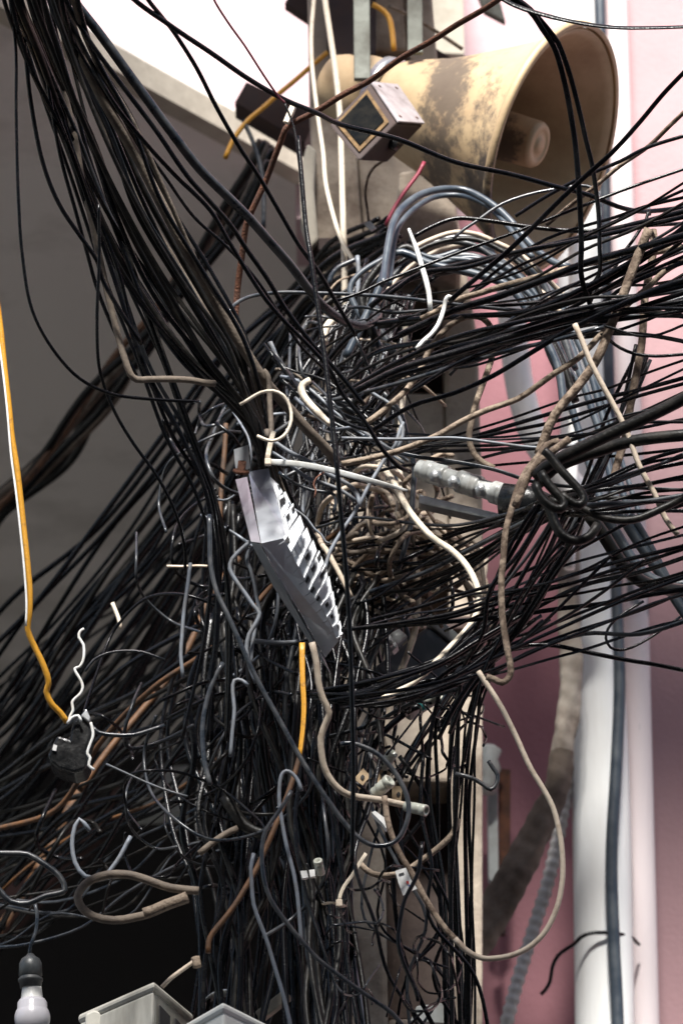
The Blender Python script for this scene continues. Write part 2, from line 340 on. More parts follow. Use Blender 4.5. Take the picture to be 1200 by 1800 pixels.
r = empty('wall_bracket', at(875, 1550, 6.92), 'rusty wall bracket with a white strip beside the pole', 'bracket')
MB().prism([at(878, 1590, 6.92), at(896, 1560, 6.92), at(897, 1352, 6.92), at(876, 1350, 6.92)], (0, .03, 0)).build('rusty_angle', M['rust'], r, smooth=False, bevel=.002)
MB().prism([at(858, 1545, 6.9), at(876, 1560, 6.9), at(874, 1380, 6.9), at(856, 1380, 6.9)], (0, .03, 0)).build('white_strip', M['palegrey'], r, smooth=False, bevel=.002)
MB().lathe(at(857, 1350, 6.86), (0.1, 0, 1), [(-.055, .018), (-.04, .026), (-.02, .02), (0, .028), (.02, .02), (.04, .026), (.05, .012)], 20).build('insulator', M['palegrey'], r)
MB().prism([at(868, 1600, 6.9), at(880, 1640, 6.9), at(888, 1640, 6.9), at(885, 1590, 6.9)], (0, .03, 0)).build('pipe_foot', M['darksteel'], r, smooth=False)

# horn loudspeaker
def horn():
    c = at(970, 262, 5.55); a = (RT*.84 + UP*(-.294) - FWD*.456).normalized()
    k = 225*px(970, 262, 5.55)/.241
    r = empty('horn_loudspeaker', at(640, 150, 5.8), 'big aged cream horn loudspeaker with grimy stains, pointing right above the pole', 'loudspeaker')
    out = [(-.36, .07), (-.355, .08), (-.335, .09), (-.3, .101), (-.25, .115), (-.2, .134), (-.15, .155), (-.1, .177), (-.05, .201), (-.012, .226), (0, .234)]
    inn = [(.004, .228), (-.012, .215), (-.04, .194), (-.08, .172), (-.14, .146), (-.2, .124), (-.26, .106), (-.3, .08), (-.33, .03)]
    MB().lathe(c, a, [(t*k, q*k) for t, q in out+inn], 96, cap=True).build('bell', M['horn'], r)
    MB().lathe(c, a, [(-.006, .2285), (-.008, .237), (0, .241), (.008, .237), (.006, .2285)], 96, cap=False).build('rim', M['horn'], r)
    MB().lathe(c, a, [(-.3, .052), (-.09, .046), (-.035, .044), (-.028, .040), (-.026, .030), (-.028, .028), (-.028, .016), (-.025, .014), (-.025, .001)], 48).build('centre_tube', M['horn'], r)
    MB().lathe(c, a, [(-.485, .05), (-.48, .062), (-.46, .068), (-.42, .07), (-.41, .078), (-.39, .078), (-.38, .074), (-.355, .072)], 48).build('driver_housing', M['horn'], r)
    MB().lathe(c, a, [(-.372, .078), (-.372, .085), (-.35, .085), (-.35, .078)], 48).build('clamp_ring', M['galv'], r)
horn()

def ballast():
    r = empty('lamp_ballast', at(640, 283, 5.4), 'dark brown metal box with a black diamond plate hung under the loudspeaker', 'electrical box')
    A, B, C, D = at(648, 147, 5.42), at(695, 217, 5.36), at(630, 283, 5.32), at(578, 220, 5.38)
    off = at(697, 152, 5.52)-A
    MB().prism([A, B, C, D], off).build('shell', M['ballast'], r, smooth=False, bevel=.004)
    n = (B-A).cross(D-A).normalized(); n = n if n.y < 0 else -n
    up = (B-A).cross(off).normalized(); up = up if up.z > 0 else -up
    MB().prism([A+off*.03+up*.002, A+off*.98+up*.002, B+off*.98+up*.002, B+off*.03+up*.002], up*.004).build('lid', M['ballast_top'], r, smooth=False, bevel=.001)
    def inset(f, lift):
        ce = (A+B+C+D)/4; return [ce+(p-ce)*f+n*lift for p in (A, B, C, D)]
    MB().prism(inset(.8, .003), n*.001).build('gold_border', M['goldline'], r, smooth=False)
    for f_, g_ in ((.12, .2), (.12, .8), (.88, .2), (.88, .8)):
        MB().lathe(A.lerp(B, f_)+off*g_+up*.005, up, [(0, .0035), (.002, .0035), (.0025, .001)], 10).build('screw', M['rust'], r)
    MB().lathe((B+C)/2+off*.5, (C-B).cross(off)*(-1 if (C-B).cross(off).x < 0 else 1), [(-.004, .012), (.012, .011), (.014, .006)], 16).build('cable_gland', M['tape'], r)
    MB().prism(inset(.66, .0055), n*.001).build('name_plate', M['plateblack'], r, smooth=False)
ballast()

def bar(name, label, pts, Y, m, th=.03, cat='bracket', group=None, bevel=.002):
    o = MB().prism([at(x, y, Y) for x, y in pts], (0, th, 0)).build(name, m, None, smooth=False, bevel=bevel)
    return tag(o, label, cat, group)
bar('steel_bar', 'left of the two upright grey green flat bars at the pole top', [(617, -420), (646, -420), (651, 138), (622, 138)], 5.5, M['bracket'], .012)
bar('steel_bar', 'right of the two upright grey green flat bars above the loudspeaker', [(712, -420), (738, -420), (743, 92), (716, 92)], 5.55, M['bracket'], .012)
bar('steel_beam', 'dark brown steel beam end behind the left upright bar', [(570, 10), (590, -420), (665, -420), (660, 95), (600, 110), (575, 70)], 5.9, M['darksteel'], .2)
bar('steel_beam', 'dark brown steel plate between the two upright bars', [(652, 30), (700, -420), (725, 60), (800, 105), (720, 100), (655, 95)], 6.0, M['darksteel'], .05)
bar('steel_angle', 'dark brown angle iron sticking out at the top left of the pole', [(500, 5), (530, -40), (600, 20), (585, 45), (545, 35)], 6.1, M['darksteel'], .03)
bar('steel_angle', 'dark plate pointing out at top centre beside the red wall', [(835, -20), (870, -30), (888, 38), (850, 18)], 6.3, M['bracket'], .02)
bar('concrete_block', 'pale concrete block at the top above the loudspeaker', [(742, -420), (805, -420), (816, 96), (748, 92)], 6.6, M['fascia'], .2, 'block')
bar('steel_channel', 'dark brown tilted channel stub left of the pole top', [(433, 143), (558, 200), (535, 252), (412, 180)], 6.3, M['darksteel'], .07)
bar('plaster_patch', 'rough white plaster lump on the left edge of the pole', [(540, 250), (556, 262), (552, 330), (560, 420), (546, 436), (528, 380), (526, 300)], 5.9, M['fascia'], .06, 'plaster', bevel=.006)
bar('junction_box', 'pale grey box far behind the cable tangle, lower left', [(240, 1350), (332, 1345), (330, 1425), (238, 1430)], 8.3, M['palegrey'], .1, 'box')
bar('pink_beam', 'faded pink beam running diagonally behind the lower left cables', [(215, 1375), (180, 1460), (0, 1640), (-60, 1640), (-60, 1560), (120, 1440)], 8.8, M['rustybeam'], .12, 'beam')

# charcoal splice box in the middle and insulator rack
def splice_box():
    r = empty('splice_box', at(740, 1235, 5.45), 'charcoal cable splice box with pale edge strapped to the pole behind cables', 'electrical box')
    A, B, C, D = at(656, 1172, 5.38), at(752, 1098, 5.44), at(832, 1166, 5.44), at(722, 1238, 5.38)
    MB().prism([A, B, C, D], (0, .1, 0)).build('housing', M['cablebox'], r, smooth=False, bevel=.008)
    MB().prism([B+Vector((-.003, -.004, .004)), C+Vector((.004, -.004, .002)), C+Vector((.01, -.004, .02)), B+Vector((.003, -.004, .024))], (0, .08, 0)).build('pale_edge', M['palegrey'], r, smooth=False, bevel=.002)
    for x, y in ((680, 1130), (690, 1142)):
        MB().lathe(at(x, y, 5.36), (-.3, -1, .2), [(0, .011), (.012, .011), (.014, .006), (.02, .006)], 6).build('bolt', M['galv'], r, smooth=False)
    MB().prism([at(672, 1122, 5.37), at(700, 1104, 5.37), at(716, 1118, 5.37), at(690, 1140, 5.37)], (0, .02, 0)).build('hinge', M['galv'], r, smooth=False, bevel=.002)
splice_box()
def rack():
    r = empty('insulator_rack', at(740, 830, 5.5), 'weathered pale metal rack with round bolts between the pole and the cable knot', 'bracket')
    a, b = at(736, 824, 5.08), at(915, 880, 5.0); ax = (b-a); L = ax.length
    prof = []
    n = 60
    for i in range(n+1):
        t = i/n; rr = .015+(.0035 if int(t*15) % 5 in (1, 3) else 0)+(.003 if int(t*15) % 5 == 2 else 0)
        if prof and abs(prof[-1][1]-rr) > 1e-6: prof.append((t*L-.0004, prof[-1][1]))
        prof.append((t*L, rr))
    MB().lathe(a, ax, prof, 28).build('insulator', M['insul'], r)
    MB().prism([at(736, 868, 5.12), at(905, 908, 5.04), at(905, 922, 5.04), at(736, 884, 5.12)], (0, .03, 0)).build('back_strap', M['galv'], r, smooth=False, bevel=.003)
    for x, y in ((797, 848), (845, 862), (765, 838)):
        MB().lathe(at(x, y, 5.02), (0, -1, -.2), [(0, .011), (.006, .011), (.0065, .007), (.014, .007), (.015, .003)], 6).build('bolt', M['galv'], r)
    MB().lathe(at(898, 880, 4.98), (1, -.2, -.25), [(-.02, .012), (-.015, .026), (.03, .028), (.06, .02), (.065, .01)], 24).build('rubber_boot', M['tape'], r)
rack()

# meter boxes, strap, lamp at the bottom
def cornered_box(name, label, top, left, right, Yt, Yl, Yr, m, hgt=1.1, lip=True):
    r = empty(name, at(*top, Yt)-Vector((0, 0, hgt)), label, 'box')
    A, B, C = at(*top, Yt), at(*left, Yl), at(*right, Yr)
    B.z = C.z = A.z
    D = B + (C-A)
    MB().prism([A, B, D, C], (0, 0, -hgt)).build('casing', m, r, smooth=False, bevel=.007)
    ce = (A+B+C+D)/4
    MB().prism([ce+(p-ce)*1.03+Vector((0, 0, .012)) for p in (A, B, D, C)], (0, 0, -.016)).build('lid', m, r, smooth=False, bevel=.006)
    return r, A, B, C, D
r_, A, B, C, D = cornered_box('meter_box', 'weathered grey meter box with a dark slot, left of the two bottom boxes', (270, 1738), (140, 1806), (338, 1768), 5.15, 5.36, 5.36, M['boxcover'])
u_ = (C-A).normalized(); n_ = Vector((-u_.y, u_.x, 0)); n_ = n_ if n_.y < 0 else -n_
for k0, k1 in ((.08, .34), (.48, .7)):
    L_ = (C-A).length
    MB().prism([A+u_*L_*k0+n_*.004-Vector((0, 0, .022)), A+u_*L_*k1+n_*.004-Vector((0, 0, .026)), A+u_*L_*k1+n_*.004-Vector((0, 0, .07)), A+u_*L_*k0+n_*.004-Vector((0, 0, .06))], n_*.002).build('slot', M['interior'], r_, smooth=False)
cornered_box('meter_box', 'cleaner pale meter box, the nearer one at the bottom centre', (393, 1775), (320, 1812), (530, 1806), 4.95, 5.1, 5.2, M['boxwhite'])
bar('terminal_block', 'small pale plastic block left of the weathered meter box', [(150, 1830), (150, 1782), (165, 1774), (182, 1780), (186, 1830)], 5.3, M['boxcover'], .05, 'block', bevel=.004)
def strap():
    P = spline([at(x, y, Y) for x, y, Y in [(356, 1775, 5.4), (362, 1756, 5.4), (385, 1742, 5.38), (410, 1744, 5.36), (424, 1765, 5.34), (432, 1800, 5.33)]], .006)
    V, Fc = tube(P, .018, flat=2, twist=0); V = np.array(V).reshape(len(P), 12, 3)
    off = np.array([.0, .045, 0]); mb = MB()
    for a_, b_i in zip(range(len(P)-1), range(1, len(P))):
        p, q = Vector(P[a_]), Vector(P[b_i]); nrm = Vector((0, 0, .002))
        mb.add([p, q, q+Vector(off), p+Vector(off), p+nrm, q+nrm, q+nrm+Vector(off), p+nrm+Vector(off)], [(3, 2, 1, 0), (4, 5, 6, 7), (0, 1, 5, 4), (2, 3, 7, 6)])
    tag(mb.build('metal_strap', M['galv']), 'curved shiny metal strap arching behind the bottom boxes', 'strap')
strap()
bar('wooden_batten', 'pale dusty batten behind the bottom boxes', [(430, 1792), (500, 1738), (512, 1752), (450, 1800)], 5.5, M['fascia'], .03, 'batten')
bar('wooden_batten', 'short blue white batten at the foot of the open pole cell', [(720, 1795), (732, 1768), (782, 1762), (784, 1800)], 5.55, M['palegrey'], .03, 'batten')

def lamp():
    r = empty('hanging_bulb', at(60, 1800, 5.2), 'unlit white bulb hanging from a black socket in the bottom left corner', 'light bulb')
    u = px(60, 1740, 5.2)
    P = spline([at(x, y, 5.2) for x, y in [(62, 1588), (66, 1610), (63, 1640), (55, 1660), (52, 1680)]]); V, Fc = tube(P, 3.4*u, 10); mesh_obj('cord', V, Fc, M['slate'], r)
    a = Vector((.04, 0, -1))
    MB().lathe(at(54, 1676, 5.2), a, [(0, 5*u), (5*u, 9*u), (10*u, 16*u), (18*u, 20*u), (40*u, 21*u), (41*u, 19.5*u), (45*u, 19.5*u), (46*u, 22*u), (50*u, 22*u), (52*u, 20*u), (62*u, 19*u)], 40).build('socket', M['socket'], r)
    MB().lathe(at(56.5, 1735, 5.2), a, [(0, 17*u), (4*u, 17.5*u), (20*u, 19.5*u), (26*u, 22*u)], 40).build('collar', M['bulbcollar'], r)
    pr = [(24*u, 22*u), (30*u, 26*u)] + [(58*u-31.5*u*math.cos(th), 31.5*u*math.sin(th)) for th in np.linspace(1.0, 3.1, 18)]
    MB().lathe(at(57, 1733, 5.2), a, pr, 40).build('globe', M['opal'], r)
lamp()

# perforated steel plate hung in front
def plate():
    PO = -.07
    def at(x, y, Y): return globals()['at'](x, y, Y+PO)
    r = empty('slotted_metal_plate', at(440, 824, 5.0), 'bent grey metal plate with a toothed edge hanging in the middle of the tangle', 'metal plate')
    Yt, Yf, Yb = 5.10, 4.96, 5.13
    def q(pts, th=.002, nm='', m=None):
        return MB().prism([at(x, y, Y) for x, y, Y in pts], (0, th, 0))
    q([(437, 829, Yt-.006), (472, 823, Yt), (477, 845, 5.075), (488, 880, 5.04), (497, 920, 4.99), (503, 945, Yf), (459, 955, Yf)]).build('upper_panel', M['plate'], r, smooth=False)
    q([(459, 955.5, Yf), (503, 945.5, Yf), (527, 992, 5.0), (546, 1034, 5.03), (566, 1066, 5.05), (586, 1104, 5.08), (595, 1126, 5.09), (571, 1156, Yb), (527, 1075, 5.05), (497, 1026, 5.01)]).build('lower_panel', M['plate'], r, smooth=False)
    q([(414, 843, Yt+.02), (434, 838, Yt-.008), (458, 954, Yf-.003), (441, 952, Yf+.02)]).build('side_flange', M['plate'], r, smooth=False)
    MB().prism([at(x, y, Y) for x, y, Y in ((441, 953, Yf+.03), (457, 956, Yf), (496, 1028, 5.007), (526, 1077, 5.046), (570, 1157, Yb-.003), (583, 1188, 5.12), (537, 1118, 5.13), (480, 1030, 5.08))], (0, .002, 0)).build('lower_flange', M['plate'], r, smooth=False)
    inner = [(476, 840), (488, 877), (495, 916), (501, 943), (514, 967), (527, 992), (537, 1013), (546, 1034), (556, 1049), (566, 1063), (576, 1083), (586, 1102), (593, 1122)]
    outer = [(484, 850), (496, 867), (509, 890), (520, 912), (532, 934), (544, 956), (554, 975), (566, 997), (573, 1019), (581, 1044), (587, 1068), (594, 1093), (601, 1115)]
    random.seed(11)
    for i in range(12):
        (xa, ya), (xb, yb) = inner[i], inner[i+1]; (xc, yc), (xd, yd) = outer[i], outer[i+1]
        Yc = float(np.interp(i, [0, 1, 2, 3, 12], [5.09, 5.05, 5.0, 4.955, 5.085]))
        n = 5 if 2 <= i < 9 else 4
        mb = MB(); mb2 = MB()
        for j in range(n):
            f0, f1 = -.12+1.3*j/n+.004, -.12+1.3*(j+1)/n-.004
            hole = random.random() < .2
            def P(f, g, o=0.):
                xt, yt = xa+(xc+(xd-xc)*.3-xa)*f, ya+(yc-ya)*f; xe, ye = xb+(xd-xb)*f, yb+(yd-yb)*f
                return xt+(xe-xt)*g, yt+(ye-yt)*g+o
            o = random.uniform(-1, 1)
            a, b, c, d = P(f0, -.05, o), P(f1, -.05, o), P(f1, .97, o), P(f0, .97, o)
            lift = .0016*(j % 2)+.002
            if hole: mb2.prism([at(*P(f0, .15, o), Yc+.0-lift), at(*P(f1, .15, o), Yc+.0-lift), at(*P(f1, .42, o), Yc-.006-lift), at(*P(f0, .42, o), Yc-.006-lift)], (0, -.0012, 0))
            mb.prism([at(*a, Yc+.004-lift), at(*b, Yc+.004-lift), at(*c, Yc-.010-lift), at(*d, Yc-.010-lift)], (0, .0015, 0))
            # little curled lip under each tab
            mb.prism([at(*d, Yc-.010-lift), at(*c, Yc-.010-lift), at(c[0], c[1]+2.2, Yc+.003-lift), at(d[0], d[1]+2.2, Yc+.003-lift)], (0, .0015, 0))
        t_ = mb.build('tooth_row', M['tabs'], r, smooth=False, bevel=.0006)
        if mb2.V: mb2.build('hole', M['interior'], t_, smooth=False)
        if i >= 3:      # small ribs pressed into the lower panel
            x, y = inner[i]; MB().prism([at(x+1, y+8, Yc-.003), at(x-10, y+15, Yc+.0), at(x-11, y+14, Yc+.0), at(x, y+6, Yc-.003)], (0, -.0012, 0)).build('rib', M['plate'], r, smooth=False)
    q([(411, 790, 5.11), (436, 782, 5.11), (440, 822, 5.12), (415, 836, 5.12)]).build('top_tab', M['plate'], r, smooth=False)
    c = at(424, 826, 5.03); MB().lathe(c, (.15, -.6, .9), [(-.006, .011), (-.003, .014), (0, .012), (.001, .0065), (.014, .0065), (.014, .004), (.006, .004)], 20, cap=False).build('bolt', M['rust'], r)
plate()

def taped():
    r = empty('taped_splice', at(125, 1355, 4.85), 'glossy black taped lump with white wires hanging at the lower left', 'splice')
    random.seed(5); Y = 4.85
    def lump(pts, th, nm):
        mb = MB(); mb.prism([at(x, y, Y) for x, y in pts], (0, th, 0)); o = mb.build(nm, M['tape'], r, smooth=False, bevel=.004); return o
    lump([(84, 1326), (101, 1292), (122, 1299), (128, 1268), (148, 1250), (160, 1268), (161, 1292), (152, 1320), (158, 1335), (150, 1352), (130, 1358), (103, 1350), (90, 1340)], .06, 'body')
    MB().prism([at(92, 1318, Y-.004), at(99, 1320, Y-.004), at(101, 1310, Y-.004), at(95, 1308, Y-.004)], (0, .003, 0)).build('sticker', M['paper'], r, smooth=False)
    MB().prism([at(142, 1258, Y-.006), at(152, 1245, Y-.006), at(160, 1262, Y-.006), at(157, 1270, Y-.006)], (0, .02, 0)).build('foil_end', M['galv'], r, smooth=False, bevel=.002)
    for pts in ([(160, 1270), (164, 1292), (158, 1310), (154, 1325), (159, 1332), (156, 1345), (166, 1353)], [(119, 1272), (126, 1262), (138, 1258), (143, 1268)]):
        P = spline([at(x, y, Y-.01) for x, y in pts], .004); V, Fc = tube(P, 2.6*px(120, 1300, Y), 8); mesh_obj('white_wire', V, Fc, M['white'], r)
taped()

# ================================================================ cables traced one by one
def run_on(pts, Y):
    """a cable that leaves the photograph carries on for a while outside it"""
    for end in (0, 1):
        if end: pts.reverse(); Y.reverse()
        (x0, y0), (x1_, y1_) = pts[0], pts[1]
        if not (0 <= x0 <= 1200 and 0 <= y0 <= 1800):
            dx, dy = x0-x1_, y0-y1_; L = max(1, math.hypot(dx, dy)); dx, dy = dx/L, dy/L
            if y0 < 0: dx *= .45
            for q in (170, 480): pts.insert(0, (x0+dx*q, y0+dy*q)); Y.insert(0, Y[0])
        if end: pts.reverse(); Y.reverse()
    return pts, Y
def cable(m, w, Ys, label, pts, name='cable', cat=None, group=None, flat=0, taper=None, sides=9, step=.011, kink=False, register=True):
    n = len(pts); Ys = Ys if isinstance(Ys, (list, tuple)) else [Ys]
    Y = np.interp(np.linspace(0, 1, n), np.linspace(0, 1, len(Ys)), Ys)
    pts, Y = run_on(list(pts), list(Y)); n = len(pts)
    W = [at(x, y, yy) for (x, y), yy in zip(pts, Y)]
    P = spline(W, step) if not kink else np.array([tuple(Vector(a).lerp(b, t)) for a, b in zip(W[:-1], W[1:]) for t in (.06, .5, .94)])
    k = px(*pts[n//2], float(Y[n//2]))
    if m in ('bark', 'speck', 'beige', 'brown') and not kink:      # hand-bent: slightly uneven
        ph = random.random()*9; i_ = np.arange(len(P)); P = P + np.c_[np.sin(i_*.31+ph), np.sin(i_*.23+ph*2), np.sin(i_*.27+ph*3)]*.0005
    R = w/2*k if taper is None else np.array(taper)*k/2
    V, Fc = tube(P, R, sides, flat, random.uniform(-1.5, 1.5) if flat and flat < 1.5 else 0)
    o = mesh_obj(name, V, Fc, M[m]); tag(o, label, cat or name.replace('_', ' '), group); return o
def pp(s):
    return [tuple(float(v) for v in q.split(',')) for q in s.split()]
